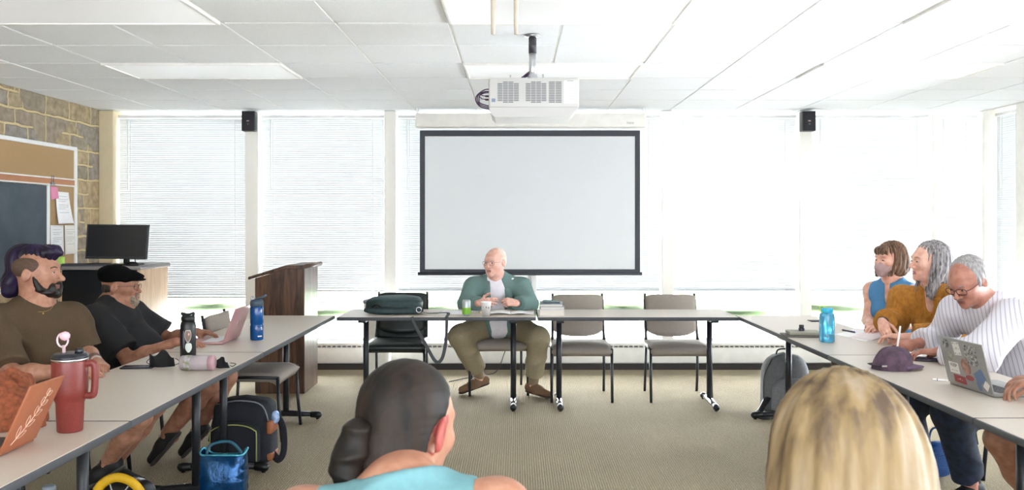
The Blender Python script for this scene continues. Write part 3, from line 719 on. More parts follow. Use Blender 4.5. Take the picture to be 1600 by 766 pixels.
MB().box(kx-.2, kx+.2, 7.40, 7.52, HC+.0, HC+.016, bev=.004).build('base', flat('keyboard_grey', '#4b4a50', .5), t)
m = MB()
for i in range(15):
    for j in range(5): m.box(kx-.19+i*.0253, kx-.19+i*.0253+.021, 7.408+j*.0215, 7.408+j*.0215+.018, HC+.015, HC+.021, bev=.002, seg=1)
ky = m.build('keys', flat('key_black', '#2c2b30', .5), t); ky['kind'] = 'stuff'
mo = at(206, 411, 7.5)
tag(own(MB().lathe([(0, .035), (.02, .033), (.038, .02), (.045, 0), (0, 0)], (0, 0, 0), 20, M=TR(mo.x, 7.5, HC) @ Matrix.Diagonal((1.35, .8, 1, 1))).build('computer_mouse', M_black), (mo.x, 7.5, HC)), 'black mouse on the cabinet to the right of the monitor stand', 'mouse')

# ---------------------------------------------------------------- lectern
X0, X1, Y0, Y1 = -2.235, -1.815, 7.37, 7.86
t = thing('lectern', ((X0+X1)/2, (Y0+Y1)/2, 0), 'dark walnut lectern with a sloping top at the end of the left tables', 'lectern')
za, zb2, xk = .985, 1.065, -1.97
poly = [(X0, .0), (X1, 0), (X1, zb2), (xk, zb2), (X0, za)]
MYX = Matrix(((1, 0, 0, 0), (0, 0, 1, 0), (0, 1, 0, 0), (0, 0, 0, 1)))
MB().prism(poly, Y0, Y0+.022, M=MYX).build('side_panel', M_walnut, t)
MB().prism(poly, Y1-.022, Y1, M=MYX).build('side_panel', M_walnut, t)
MB().box(X1-.022, X1, Y0+.022, Y1-.022, 0, zb2, bev=.001, seg=1).build('front_panel', wood_mat('walnut_lit_front', '#4b3a34', '#7a655c', .35), t)  # lighter walnut copy: light falling on this side is put into the colour
MB().box(X0+.02, X1-.022, Y0+.022, Y1-.022, .36, .38).build('shelf', M_walnut, t)
tp = [(X0-.05, za-.012), (xk, zb2+.002), (X1+.03, zb2+.004), (X1+.03, zb2+.034), (xk, zb2+.03), (X0-.05, za+.012)]
MB().prism(tp, Y0-.03, Y1+.03, M=MYX).build('sloping_top', M_walnut, t)
MB().tube([(X1+.02, Y0-.035, zb2+.022), (X1+.02, Y1+.035, zb2+.022)], .018, 10).build('paper_ledge', M_walnut, t)

# white bin behind the front table
t = thing('waste_bin', (at(588, 0, 8.25).x, 8.25, 0), 'tall white bin with a lavender grey lid by the back windows', 'bin')
bxc = at(590, 0, 8.2).x; hb = at(0, 474, 8.2).z
m = MB()
def bin_(u, v):
    a = 2*PI*u; r = 1/max(abs(math.cos(a)), abs(math.sin(a)))**.85; s_ = .10+.015*v
    return (bxc+math.cos(a)*r*s_*1.1, 8.25+math.sin(a)*r*s_, hb*v)
m.sheet(bin_, 32, 6); m.build('body', M_wallw, t)
MB().box(bxc-.13, bxc+.13, 8.13, 8.37, hb-.0, hb+.035, bev=.012).build('lid', flat('lavender_grey', '#8b8796', .5), t)

# black vinyl chair under the messenger bag
blk = make_chair((-1.02, 7.42, 0), 0, 'dark green vinyl chair below the messenger bag', M_fabric_blk, M_black, closed_back=True)
ALB[0] = .76
# ---------------------------------------------------------------- small things on the tables
H0 = .735
def laptop(name, hinge0, hinge1, back, lid_tilt, m_body, label, lidh=.215, base=.225, screen_dark=True, group=None):
    """hinge runs from hinge0 to hinge1 on the table; back = unit vector from the hinge away from the user"""
    h0, h1 = Vector(hinge0), Vector(hinge1); c = (h0+h1)/2; u = (h1-h0).normalized(); L = (h1-h0).length; b = Vector(back)
    t = thing(name, (c.x, c.y, H0), label, 'laptop', group)
    up = Vector((0, 0, 1)); Mb = FR(c+up*.002, u, -b, up)
    if u.cross(-b).dot(up) < 0: Mb = FR(c+up*.002, -u, -b, up)
    MB().box(-L/2, L/2, 0, base, 0, .014, bev=.004, M=Mb).build('base', m_body, t)
    k = MB()
    for i in range(13):
        for j in range(5): k.box(-L*.44+i*L*.068, -L*.44+i*L*.068+L*.058, .035+j*.019, .035+j*.019+.016, .0138, .0155, M=Mb)
    kk = k.build('keyboard', flat(name+'_keys', '#e8e8ee' if not screen_dark else '#3a3a42', .5), t)
    MB().box(-.05, .05, base-.075, base-.012, .0138, .0146, M=Mb).build('trackpad', m_body, t)
    d = (b*math.sin(lid_tilt)+up*math.cos(lid_tilt)).normalized()
    x = Mb.to_3x3().col[0]; n = x.cross(d)
    if n.dot(b) < 0: n = -n
    Ml = FR(c+up*.014, x, d, n)
    lid = MB().box(-L/2, L/2, 0, lidh, 0, .007, bev=.003, M=Ml).build('lid', m_body, t)
    MB().box(-L/2+.008, L/2-.008, .01, lidh-.008, -.0012, 0.0002, M=Ml).build('display', flat(name+'_display', '#15161c', .15), lid)
    return t, lid, Ml, L
# orange laptop
M_or = mat('orange_laptop_shell', '#b26a48', .55, var=.03, scale=60)
hp0, hp1 = on(58, 690), on(0, 716); hp0.x = hp1.x = -1.612
t, lid, Ml, L = laptop('laptop', hp0, hp1+Vector((0, .0, 0)), (1, 0, 0), math.radians(25), M_or, 'orange laptop with a pale leaf sprig drawn on its lid', lidh=.232)
m = MB(); sg = 1
def lp(u, v): return Ml @ Vector((u, v, .0078))
ux = Ml.to_3x3().col[0]; sgn = 1 if ux.y > 0 else -1
st = [lp(sgn*(-.06+.10*k/10+.02*math.sin(k/3)), .02+.17*k/10) for k in range(11)]
m.tube(st, .0009, 5)
R3 = Ml.to_3x3()
for k in range(1, 11, 2):
    p = st[k]
    for s_ in (-1, 1):
        th = math.radians(60+38*s_); a = R3 @ Vector((sgn*math.cos(th), math.sin(th), 0)); q = R3 @ Vector((-sgn*math.sin(th), math.cos(th), 0)); ln = .052-.0027*k
        m.tube(smooth_path([p, p+a*ln*.5+q*.009, p+a*ln, p+a*ln*.5-q*.009, p], 3), .0007, 4)
m.build('leaf_sprig_drawing', flat('pale_peach_ink', '#f6d9c6', .7), lid)
# pink laptop
M_rg = mat('rose_gold', '#d9a9a8', .32, metal=.35, var=.02, scale=90)
t, lid, Ml, L = laptop('laptop', (-1.75, 5.13, H0), (-1.75, 5.43, H0), (1, 0, 0), math.radians(20), M_rg, 'rose pink laptop open before the person in the flat cap', screen_dark=False)
MB().lathe([(0, .0005), (.016, .0005), (.016, 0)], (0, 0, 0), 20, M=Ml @ TR(0, .11, .0072)).build('lid_emblem', flat('emblem_pink', '#e9c9c9', .2), lid)
# grey laptop with stickers
M_sv = mat('silver_laptop', '#a9a8a6', .4, metal=.3, var=.03, scale=60)
t, lid, Ml, L = laptop('laptop', (1.985, 3.59, H0), (1.955, 3.905, H0), Vector((-1, -.09, 0)).normalized(), math.radians(14), M_sv, 'grey laptop with many stickers on its lid, on the right table')
ux = Ml.to_3x3().col[0]; sgn = 1 if ux.y < 0 else -1   # local x pointing towards the camera
def sticker(u, v, w, h, m, rot=0, txt=None, tm=None, size=.02, round_=False, name='sticker'):
    Ms = Ml @ TR(sgn*(u-.5)*L, v*.215, .0071) @ Matrix(((sgn, 0, 0, 0), (0, 1, 0, 0), (0, 0, 1, 0), (0, 0, 0, 1))) @ RZ(rot)
    b = MB(); n = 16
    if round_: poly = [(math.cos(2*PI*i/n)*w/2, math.sin(2*PI*i/n)*h/2) for i in range(n)]
    else: poly = [(-w/2, -h/2), (w/2, -h/2), (w/2, h/2), (-w/2, h/2)]
    b.prism(poly, 0, .0004, M=Ms); s_ = b.build(name, m, lid)
    if txt:
        for i, line in enumerate(txt.split('|')):
            nl = len(txt.split('|'))
            text('sticker_text', line, Ms @ TR(0, ((nl-1)/2-i)*size*1.05, .0005), size, tm, s_, .0002)
M_sw = flat('sticker_white', '#dcdad6', .5); M_sr = flat('sticker_red', '#a8494a', .5); M_sk = mat('sticker_dark', '#4a4a4c', .5, col2='#c9c9c6', scale=90); M_sb = flat('sticker_blue', '#6f86ad', .5)
M_sp = mat('sticker_peach', '#c99480', .5, col2='#8f6d62', scale=40); M_sg = mat('sticker_green', '#8d938b', .5, col2='#b9b9a8', scale=60); M_ink = flat('ink_black', '#2b2b2d', .6)
sticker(.16, .86, .05, .04, M_sk, .5, round_=True); sticker(.22, .60, .045, .045, M_sg, 0, round_=True); sticker(.40, .80, .05, .06, M_sw, .1, '= - =|- = -|= - =', M_ink, .022)
sticker(.70, .72, .085, .085, M_sk, -.05); sticker(.24, .36, .07, .05, M_sw, .0, 'KEEP|~ - ~', M_ink, .022); sticker(.53, .45, .065, .075, M_sp, .1, round_=True)
sticker(.32, .13, .085, .035, M_sr, -.02, '- = -', M_sw, .02); sticker(.56, .22, .06, .025, M_sr, .05, round_=True); sticker(.80, .30, .07, .055, M_sb, .5, round_=False); sticker(.74, .12, .03, .05, M_sb, .2, round_=True); sticker(.9, .15, .04, .03, M_sw, .9)

# bottles and tumblers
def lathe_obj(name, prof, c, m, parent, n=32): return MB().lathe(prof, c, n).build(name, m, parent)
# red tumbler
c = Vector((-1.568, 3.03, H0))
t = thing('tumbler', c, 'large brick red tumbler with handle and pink ball on its straw', 'tumbler')
M_red = mat('brick_red_enamel', '#8a3630', .42, var=.08, scale=150); M_red2 = mat('brick_red_light', '#9c423a', .45, var=.05, scale=150)
lathe_obj('body', [(0, 0), (.040, 0), (.042, .004), (.046, .10), (.050, .112), (.056, .125), (.0585, .15), (.060, .245), (.059, .25), (.052, .252), (0, .252)], c, [M_red], t)
lathe_obj('steel_rim', [(.0585, .247), (.0600, .247), (.0605, .256), (.0585, .257)], c, M_chrome, t)
lathe_obj('lid', [(0, .275), (.045, .275), (.055, .272), (.060, .262), (.0605, .256), (.058, .254)], c, flat('lid_navy', '#22242f', .25), t)
MB().tube(smooth_path([c+Vector((.055, 0, .235)), c+Vector((.080, 0, .238)), c+Vector((.088, 0, .215)), c+Vector((.085, 0, .14)), c+Vector((.075, 0, .125)), c+Vector((.052, 0, .125))], 5), .0125, 12, flatk=.8, up=(0, 1, 0)).build('handle', M_red, t)
MB().box(c.x+.02, c.x+.045, c.y-.012, c.y+.012, c.z+.272, c.z+.29, bev=.005).build('lid_slider', flat('lid_navy2', '#1c1f2b', .25), t)
s_ = MB().tube([c+Vector((-.02, 0, .25)), c+Vector((-.022, 0, .30))], .0055, 10).build('straw', flat('clear_pink', '#d8b9c4', .3), t)
r = MB(); r.tube([c+Vector((-.026+math.cos(a)*.019, 0, .318+math.sin(a)*.024)) for a in [i*2*PI/18 for i in range(18)]], .0032, 8, closed=True); r.build('straw_loop', flat('pale_pink', '#dcc6ce', .3), s_)
MB().lathe([(0, -.017), (.010, -.0135), (.0165, -.005), (.017, .004), (.012, .012), (0, .017)], c+Vector((-.016, -.004, .333)), 20).build('ball_topper', flat('soft_pink', '#e3b7c4', .4), s_)
# black bottle with pale stickers
c = Vector((-1.79, 4.70, H0))
t = thing('water_bottle', c, 'black bottle with pale character-free blob sticker beside the pink laptop', 'bottle'); t['label'] = 'black bottle with a pale sticker, standing beside the pink laptop'
lathe_obj('body', [(0, 0), (.038, 0), (.041, .004), (.0415, .17), (.038, .185), (.033, .195), (0, .195)], c, mat('matt_black', '#16171b', .35, var=.1, scale=60), t)
lathe_obj('cap', [(.031, .19), (.036, .193), (.037, .215), (.03, .222), (0, .223)], c, M_black, t)
MB().tube(smooth_path([c+Vector((-.02, 0, .218)), c+Vector((-.035, 0, .235)), c+Vector((.0, 0, .228)), c+Vector((.032, 0, .236)), c+Vector((.024, 0, .215))], 5), .007, 8).build('carry_loop', M_black, t)
def wrap(c, r, a0, a1, z0, z1, n, fn=None):
    def f(u, v):
        a = a0+(a1-a0)*u; z = z0+(z1-z0)*v
        if fn: a, z = fn(u, v, a, z)
        return (c.x+math.cos(a)*r, c.y+math.sin(a)*r, c.z+z)
    m = MB(); m.sheet(f, n, n); return m
def blob(cu, cv, ru, rv):
    def fn(u, v, a, z): th = 2*PI*u; return (cu+ru*v*math.cos(th), cv+rv*v*math.sin(th)*(1+.15*math.sin(3*th)))
    return fn
wrap(c, .0421, 0, 1, 0, 1, 14, blob(-1.22, .118, .42, .035)).build('sticker', flat('sticker_outline', '#d9d3cc', .5), t)
wrap(c, .0424, 0, 1, 0, 1, 14, blob(-1.22, .118, .36, .030)).build('sticker', flat('sticker_tan', '#8d766b', .5), t)
wrap(c, .0428, 0, 1, 0, 1, 8, blob(-1.12, .125, .10, .007)).build('sticker', flat('sticker_pink', '#e2a79d', .5), t)
wrap(c, .0427, 0, 1, 0, 1, 14, blob(-1.15, .055, .42, .026)).build('sticker', flat('sticker_cream', '#d6ded8', .5), t)
wrap(c, .0427, 0, 1, 0, 1, 14, blob(-1.75, .10, .14, .05)).build('sticker', flat('sticker_greypurple', '#7b7684', .5), t)
# blue bottle by the lectern
c = Vector((-1.615, 5.36, H0))
t = thing('water_bottle', c, 'deep blue bottle with grey flip lid, nearest the lectern', 'bottle')
M_bt = mat('blue_tritan', '#0d5fb0', .12, var=.1, scale=20, trans=.25)
lathe_obj('body', [(0, 0), (.036, 0), (.040, .005), (.040, .085), (.0375, .092), (.0375, .10), (.040, .107), (.040, .20), (.036, .212), (0, .212)], c, M_bt, t)
lathe_obj('cap', [(.037, .208), (.040, .21), (.041, .235), (.036, .246), (.02, .25), (0, .25)], c, flat('slate_cap', '#45586a', .4), t)
MB().tube([c+Vector((-.012, 0, .245)), c+Vector((.03, 0, .262)), c+Vector((.058, 0, .278))], [.009, .008, .006], 10).build('spout', flat('slate_spout', '#4e6275', .4), t)
MB().tube(smooth_path([c+Vector((-.032, 0, .235)), c+Vector((-.036, 0, .262)), c+Vector((-.02, 0, .268)), c+Vector((-.008, 0, .25))], 4), .004, 8).build('carry_loop', flat('pale_grey_loop', '#b9c3cb', .4), t)
wrap(c, .0404, -1.15, -.45, .022, .029, 6).build('printed_logo', M_sw, t)
# clear blue bottle on the right
c = Vector((1.89, 5.27, H0))
t = thing('water_bottle', c, 'translucent sky blue bottle on the right table beside the notebooks', 'bottle')
M_sky = mat('translucent_sky_blue', '#62c4f0', .15, var=.04, scale=10, trans=.6)
lathe_obj('body', [(0, 0), (.040, 0), (.045, .006), (.0455, .045), (.044, .05), (.0455, .055), (.0455, .155), (.042, .17), (.034, .18), (0, .18)], c, M_sky, t)
lathe_obj('cap', [(.033, .178), (.036, .18), (.036, .20), (.033, .206), (0, .207)], c, flat('aqua_cap', '#39b6dd', .35), t)
MB().tube(smooth_path([c+Vector((-.030, -.01, .178)), c+Vector((-.046, -.01, .19)), c+Vector((-.046, -.01, .213)), c+Vector((-.03, -.01, .218)), c+Vector((-.01, -.01, .208))], 5), .003, 8).build('lid_strap', flat('lime_strap', '#b5e05a', .4), t)
for z in (.07, .085, .10, .115, .13): MB().tube([c+Vector((-.012, -.0440, z)), c+Vector((.004, -.0455, z))], .0007, 4).build('printed_mark', flat('aqua_mark', '#1c7fb8', .4), t)
# clear tumbler lying on its side
c = Vector((-1.655, 4.26, H0+.0375)); Mx = TR(c) @ Matrix.Rotation(PI/2, 4, 'Y') @ RZ(0)
t = thing('tumbler', (c.x+.08, c.y, H0), 'clear pinkish cup lying on its side between the face masks', 'cup')
MB().lathe([(0, 0), (.034, 0), (.0365, .006), (.037, .13), (.034, .14)], (0, 0, 0), 28, M=Mx).build('body', mat('clear_lilac', '#dccfd6', .15, var=.05, scale=12, trans=.5), t)
MB().lathe([(.0335, .135), (.0375, .137), (.0375, .158), (.034, .163), (0, .163)], (0, 0, 0), 28, M=Mx).build('cap', flat('dusty_rose_cap', '#c39aa4', .35), t)
MB().lathe([(.0372, .02), (.0376, .021), (.0376, .05), (.0372, .051)], (0, 0, 0), 28, M=Mx).build('printed_band', mat('sticker_mix', '#c9bfd0', .5, col2='#8a8f5c', scale=60), t)
# face masks on the table
M_mask = mat('black_cloth', '#121317', .85, var=.1, scale=90)
def cloth_mask(c, w, h, rz, label, m=M_mask):
    c = Vector(c); t = thing('face_mask', c, label, 'face mask', 'black cloth masks on the left table')
    R = RZ(rz)
    def f(u, v):
        a = (u-.5)*2; x = a*w/2; z = .003+h*(v*(1-.35*abs(math.sin(a*1.6)))+.12*math.sin(a*5)*v); y = -.03*math.cos(a*1.5)+.02*v*math.sin(a*4+1)
        return c+R @ Vector((x, y, z))
    mb = MB(); mb.sheet(f, 18, 8, thick=.003); mb.build('cloth', m, t)
    for s_ in (-1, 1):
        MB().tube(smooth_path([c+R @ Vector((s_*w/2, 0, h*.5)), c+R @ Vector((s_*(w/2+.02), .02, .02)), c+R @ Vector((s_*(w/2-.01), .035, .004)), c+R @ Vector((s_*w*.35, .02, .01))], 5), .0018, 6).build('ear_loop', m, t)
cloth_mask((-1.79, 4.36, H0), .125, .085, .1, 'black cloth mask standing crumpled next to the phone')
cloth_mask((-1.475, 4.33, H0), .085, .055, -.3, 'black cloth mask at the table edge right of the lying cup')
def slab(name, c, w, l, h, rz, m, label, cat, bev=.004, group=None, part=None):
    o = MB().box(-w/2, w/2, -l/2, l/2, 0, h, bev=bev, M=TR(c) @ RZ(rz)).build(name, m); own(o, c); return tag(o, label, cat, group)
M_phone = flat('phone_black', '#1c2230', .2)
slab('phone', (-1.90, 4.33, H0), .155, .078, .009, .12, M_phone, 'dark phone lying flat beside the standing black mask', 'phone')
slab('phone', (2.22, 6.35, H0), .15, .078, .009, .05, M_phone, 'dark phone at the far end of the right table', 'phone')
# crumpled orange hoodie
def heap(c, rx, ry, h, seed, n=40):
    c = Vector(c); ph = [seed*1.3+i for i in range(6)]
    def f(u, v):
        a = 2*PI*u; r = math.cos(v*PI/2)**.8; w = 1+.12*math.sin(3*a+ph[0])+.07*math.sin(7*a+ph[1]+3*v)
        z = h*math.sin(v*PI/2)*(1+.18*math.sin(2*a+ph[2]))+.008*math.sin(5*a+5*v*3+ph[3])*math.sin(v*PI)+.005*math.sin(9*a-7*v+ph[4])*math.sin(v*PI)
        return c+Vector((math.cos(a)*rx*r*w, math.sin(a)*ry*r*w, max(0.001, z)))
    m = MB(); m.sheet(f, n*2, n//2); return m
c = Vector((-1.85, 3.13, H0))
o = heap(c, .14, .15, .17, 2).build('hooded_sweater', mat('rust_orange_knit', '#a65a38', .9, col2='#824527', scale=60, bump=.002)); own(o, c)
tag(o, 'crumpled rust orange sweater behind the orange laptop', 'sweater')

# far tables: can, cup, papers, books
c = Vector(on(729, 493)); 
t = thing('drink_can', c, 'silver and green drink can on the front table', 'can')
r = .033
lathe_obj('body', [(0, .004), (.024, 0), (.0325, .01), (r, .014), (r, .108), (.029, .119), (.027, .122), (.0255, .119), (0, .118)], c, mat('can_silver', '#c4ccd0', .3, metal=.4, var=.03), t)
wrap(c, r+.0006, PI, 2*PI, .012, .062, 16).build('green_print', flat('lime_green_print', '#8fce3c', .4), t)
c = Vector(on(759.5, 494.5)); c.x += 0
t = thing('paper_cup', c, 'white paper cup with small print on the front table', 'cup')
lathe_obj('cup_wall', [(0, .002), (.029, .002), (.03, 0), (.040, .108), (.042, .111), (.0405, .113), (.038, .11), (.028, .006), (0, .006)], c, M_paper, t)
for a in (-2.2, -1.5, -1.0): wrap(c, .0372, 0, 1, 0, 1, 10, blob(a, .06-.01*a, .12, .009)).build('printed_mark', flat('olive_print', '#9fa488', .6), t)
def sheet_flat(name, q, m, label, cat='paper', z=H0, h=.0012, group=None):
    P = [on(*p, z=z) for p in q]; c = sum(P, Vector())/4; c.z = z
    b = MB(); b.prism([(p.x, p.y) for p in P], z, z+h); o = b.build(name, m)
    me = o.data; own(o, c); return tag(o, label, cat, group)
sheet_flat('paper_sheet', ((683, 491.5), (722, 491.5), (728, 485.5), (694, 485.5)), M_paper, 'white sheets lying left of the drink can')
t = thing('open_book', on(800, 490), 'open white notebook under the hands of the person in the green blazer', 'notebook')
cc = on(797, 490)
for s_, nm in ((-1, 'left_page'), (1, 'right_page')):
    def f(u, v): return cc+Vector((s_*.19*u, -.1+.2*v, .004+.014*math.sin(PI*min(1, u*1.1))*(1-u*.5)))
    m = MB(); m.sheet(f, 10, 3, thick=.003); m.build('page_block', M_paper, t)
sheet_flat('paper_sheet', ((722, 487), (748, 487), (748, 484.6), (724, 484.6)), M_paper, 'white sheet lying behind the drink can')
t = slab('snack_wrapper', on(751, 490), .03, .02, .015, .5, flat('cream_wrapper', '#e8dcc0', .5), 'tiny cream wrapper between the can and the cup', 'wrapper', bev=.005)
def book(c, w, l, h, rz, cover, label, group='books stacked on the front table'):
    t = thing('book', c, label, 'book', group); M = TR(c) @ RZ(rz); e = .003
    MB().box(-w/2+.002, w/2-.004, -l/2+.004, l/2-.004, e, h-e, M=M).build('page_block', mat('page_edges', '#e6e0d6', .9, stretch=(1, 1, 40), scale=20), t)
    m = MB(); m.box(-w/2, w/2, -l/2, l/2, 0, e, M=M).box(-w/2, w/2, -l/2, l/2, h-e, h, M=M).box(w/2-e, w/2, -l/2, l/2, e, h-e, M=M)
    m.build('cover', cover, t); return t
bc = on(860, 489.5); bc.y = 6.84; bc.x = .27
book(bc, .19, .26, .047, 0, flat('cover_white', '#dedadc', .5), 'thick white book at the bottom of the stack')
book(bc+Vector((.002, .005, .047)), .185, .25, .022, .03, flat('cover_lilac', '#c3c2d8', .5), 'pale lilac book in the middle of the stack')
book(bc+Vector((-.0, .0, .069)), .18, .24, .022, -.04, flat('cover_grey_blue', '#9aa7b4', .5), 'grey-blue book on top of the stack')
slab('phone', bc+Vector((.0, -.03, .091)), .13, .07, .009, .1, flat('slate_phone', '#4b5866', .3), 'slate phone lying on the top book of the stack', 'phone')
slab('pen_case', bc+Vector((-.01, .06, .091)), .11, .05, .014, -.2, flat('mint_case', '#8fa8a0', .5), 'small grey-green case behind the phone on the stack', 'case', bev=.006)
# messenger bag
bg0 = Vector((-.985, 6.93, H0))
t = thing('messenger_bag', bg0, 'dark teal messenger bag lying on the front table, strap hanging down', 'bag')
M_bag = mat('dark_teal_nylon', '#2c4548', .65, var=.15, scale=40, bump=.001); M_bag2 = mat('teal_panel', '#35565c', .55, var=.1, scale=20)
def pillow(cx, cy, cz, rx, ry, rz_, p=3.5, warp=.0, n=28):
    def f(u, v):
        a = 2*PI*u; b = (v-.5)*PI; sg = lambda x, e: math.copysign(abs(x)**e, x)
        e = 2/p
        x = sg(math.cos(b), e)*sg(math.cos(a), e)*rx; y = sg(math.cos(b), e)*sg(math.sin(a), e)*ry; z = sg(math.sin(b), e)*rz_
        return (cx+x+warp*math.sin(z*30), cy+y+warp*math.sin(x*25), cz+z+warp*math.sin(x*18+y*20))
    m = MB(); m.sheet(f, n*2, n); return m
pillow(bg0.x-.005, 6.98, H0+.062, .225, .15, .060, 4, .003).build('main_body', M_bag, t)
pillow(bg0.x+.0, 7.0, H0+.088, .205, .12, .045, 4, .003).build('flap', M_bag2, t)
pillow(bg0.x+.01, 6.83, H0+.032, .235, .06, .030, 3.2, .003).build('front_pocket', M_bag, t)
MB().tube(smooth_path([(bg0.x-.20, 6.79, H0+.05), (bg0.x-.1, 6.775, H0+.055), (bg0.x+.05, 6.772, H0+.055), (bg0.x+.2, 6.79, H0+.045)], 6), .004, 6).build('zip', M_black, t)
MB().tube(smooth_path([(bg0.x-.15, 6.80, H0+.062), (bg0.x-.12, 6.79, H0+.085), (bg0.x-.09, 6.80, H0+.062)], 6), .007, 8).build('clip_buckle', M_black, t)
MB().tube([(bg0.x+.215+.02*math.cos(a), 6.765, H0+.042+.02*math.sin(a)) for a in [i*2*PI/16 for i in range(16)]], .0035, 8, closed=True).build('ring_buckle', M_chrome, t)
M_strap = flat('grey_strap', '#4e5054', .7)
MB().tube(smooth_path([(bg0.x+.22, 6.80, H0+.03), (bg0.x+.28, 6.82, H0+.010), (bg0.x+.40, 6.9, H0+.006), (bg0.x+.44, 6.85, H0+.006), (bg0.x+.445, 6.60, H0+.004), (bg0.x+.447, 6.605, H0+.004)], 6), .013, 8, flatk=.14).build('strap', M_strap, t)
MB().tube(smooth_path([(bg0.x+.447, 6.60, H0+.006), (bg0.x+.447, 6.597, H0-.05), (bg0.x+.44, 6.60, .55), (bg0.x+.41, 6.61, .42), (bg0.x+.36, 6.61, .40), (bg0.x+.28, 6.60, .54), (bg0.x+.20, 6.597, H0-.05), (bg0.x+.18, 6.60, H0+.006)], 8), .013, 10, flatk=.14, up=(0, 1, 0)).build('strap_loop', M_strap, t)

# right table: notebooks, papers, pens, cap
nb = on(1252, 524)
slab('notebook', (1.675+.14, 5.53, H0), .30, .17, .010, -.12, flat('brown_notebook', '#6d6560', .7), 'thin brown notebook under the grey one, beside the sky blue bottle', 'notebook', group='notebooks on the right table').location = (1.85, 5.53, H0)
o = slab('notebook', (0, 0, 0), .20, .14, .020, -.1, mat('grey_notebook', '#b4b2a2', .7, var=.03), 'grey-green notebook on top of the brown one', 'notebook', group='notebooks on the right table'); o.location = (1.84, 5.55, H0+.0105)
ink = Vector((1.83, 5.56, H0+.031))
t = thing('ink_bottle', ink, 'tiny dark ink bottle standing on the grey-green notebook', 'bottle')
lathe_obj('jar', [(0, 0), (.018, 0), (.019, .004), (.019, .016), (.013, .020), (0, .02)], ink, flat('ink_navy', '#20213a', .2), t, 16)
lathe_obj('cap', [(.0145, .02), (.0155, .022), (.0155, .036), (.013, .038), (0, .038)], ink, M_black, t, 16)
sheet_flat('paper_sheet', ((1305, 523), (1352, 534), (1392, 520), (1340, 513)), M_paper, 'white sheet beside the pen, left of the folder')
sheet_flat('folder', ((1328, 527.5), (1362, 532.5), (1402, 522), (1362, 515)), mat('pink_edged_paper', '#f1e6ea', .8), 'pale folder with coloured edge in front of the crossed arms', 'folder', z=H0+.0014, h=.003)
def pen(a, b, r, m, label, m2=None, group=None):
    a, b = Vector(a), Vector(b); t = thing('pen', (a+b)/2, label, 'pen', group); d = b-a
    MB().tube([a, a+d*.03, a+d*.97, b], [r*.5, r, r, r*.6], 10).build('barrel', m, t)
    MB().tube([a-d*.06, a], [.0008, r*.5], 8).build('tip', M_chrome, t)
    MB().tube([a+d*.68, a+d*.72], r*1.25, 10).build('grip_band', m2 or m, t); return t
pen(on(1316, 517)+Vector((0, 0, .006)), on(1336, 521)+Vector((0, 0, .006)), .0055, flat('navy_pen', '#2a2a50', .4), 'dark blue pen lying by the papers near the sky blue bottle')
pen(on(1483, 597)+Vector((0, 0, .005)), on(1457, 594.5)+Vector((0, 0, .005)), .0048, M_paper, 'white pen with violet grip lying beside the stickered laptop', flat('violet_grip', '#5f4a9a', .4))
slab('notebook', (0, 0, 0), .26, .20, .014, -.25, flat('plum_notebook', '#4a3b4e', .5), 'plum notebook under the hand of the writing person', 'notebook', group='notebooks on the right table').location = (2.17, 4.62, H0)
slab('writing_pad', (0, 0, 0), .21, .17, .004, -.25, M_paper, 'white writing pad lying on the plum notebook', 'pad').location = (2.15, 4.66, H0+.0145)
# purple cap
c = Vector((1.885, 4.30, H0)); 
t = thing('baseball_cap', c, 'washed purple baseball cap lying on the right table', 'cap')
M_cap = mat('washed_purple', '#6d5468', .9, col2='#51404f', scale=25, bump=.001)
def capf(u, v):
    a = 2*PI*u; e = v*PI/2; r = math.cos(e)**.75
    x = math.cos(a)*.098*r+.0; y = math.sin(a)*.085*r; z = .112*math.sin(e)**.9
    if x < -.05: z *= 1-.35*min(1, (-.05-x)/.05)*(1-v)
    rid = .0018*math.cos(6*a)
    return c+Vector((x*(1+rid*8)-.02+.012*z/.1, y*(1+rid*8), z*(1-.04*math.cos(6*a)*(1-v))))
m = MB(); m.sheet(capf, 48, 14); m.build('crown', M_cap, t)
def brim(u, v):
    a = (u-.5)*2.2; L = .068*math.cos((u-.5)*2.6)**.6 if abs(u-.5) < .5 else 0
    x = math.cos(a)*(.088+L*v); y = math.sin(a)*(.083+.01*v)
    return c+Vector((x-.02, y, .024-.012*v-.25*y*y+.001))
m = MB(); m.sheet(brim, 20, 6, thick=.003); m.build('brim', mat('brim_purple', '#7d6482', .9, col2='#65506a', scale=25), t)
MB().lathe([(0, .008), (.007, .005), (.009, 0)], c+Vector((-.008, 0, .111)), 12).build('top_button', M_cap, t)
MB().tube(smooth_path([c+Vector((-.085, -.058, .02)), c+Vector((-.118, -.03, .022)), c+Vector((-.128, 0, .024)), c+Vector((-.118, .03, .022)), c+Vector((-.085, .058, .02))], 5), .011, 8, flatk=.2, up=(0, 0, 1)).build('back_strap', flat('strap_dark', '#3c313c', .8), t)
MB().box(c.x-.10, c.x-.075, c.y-.074, c.y-.070, c.z+.022, c.z+.030, M=None).build('buckle', M_chrome, t)

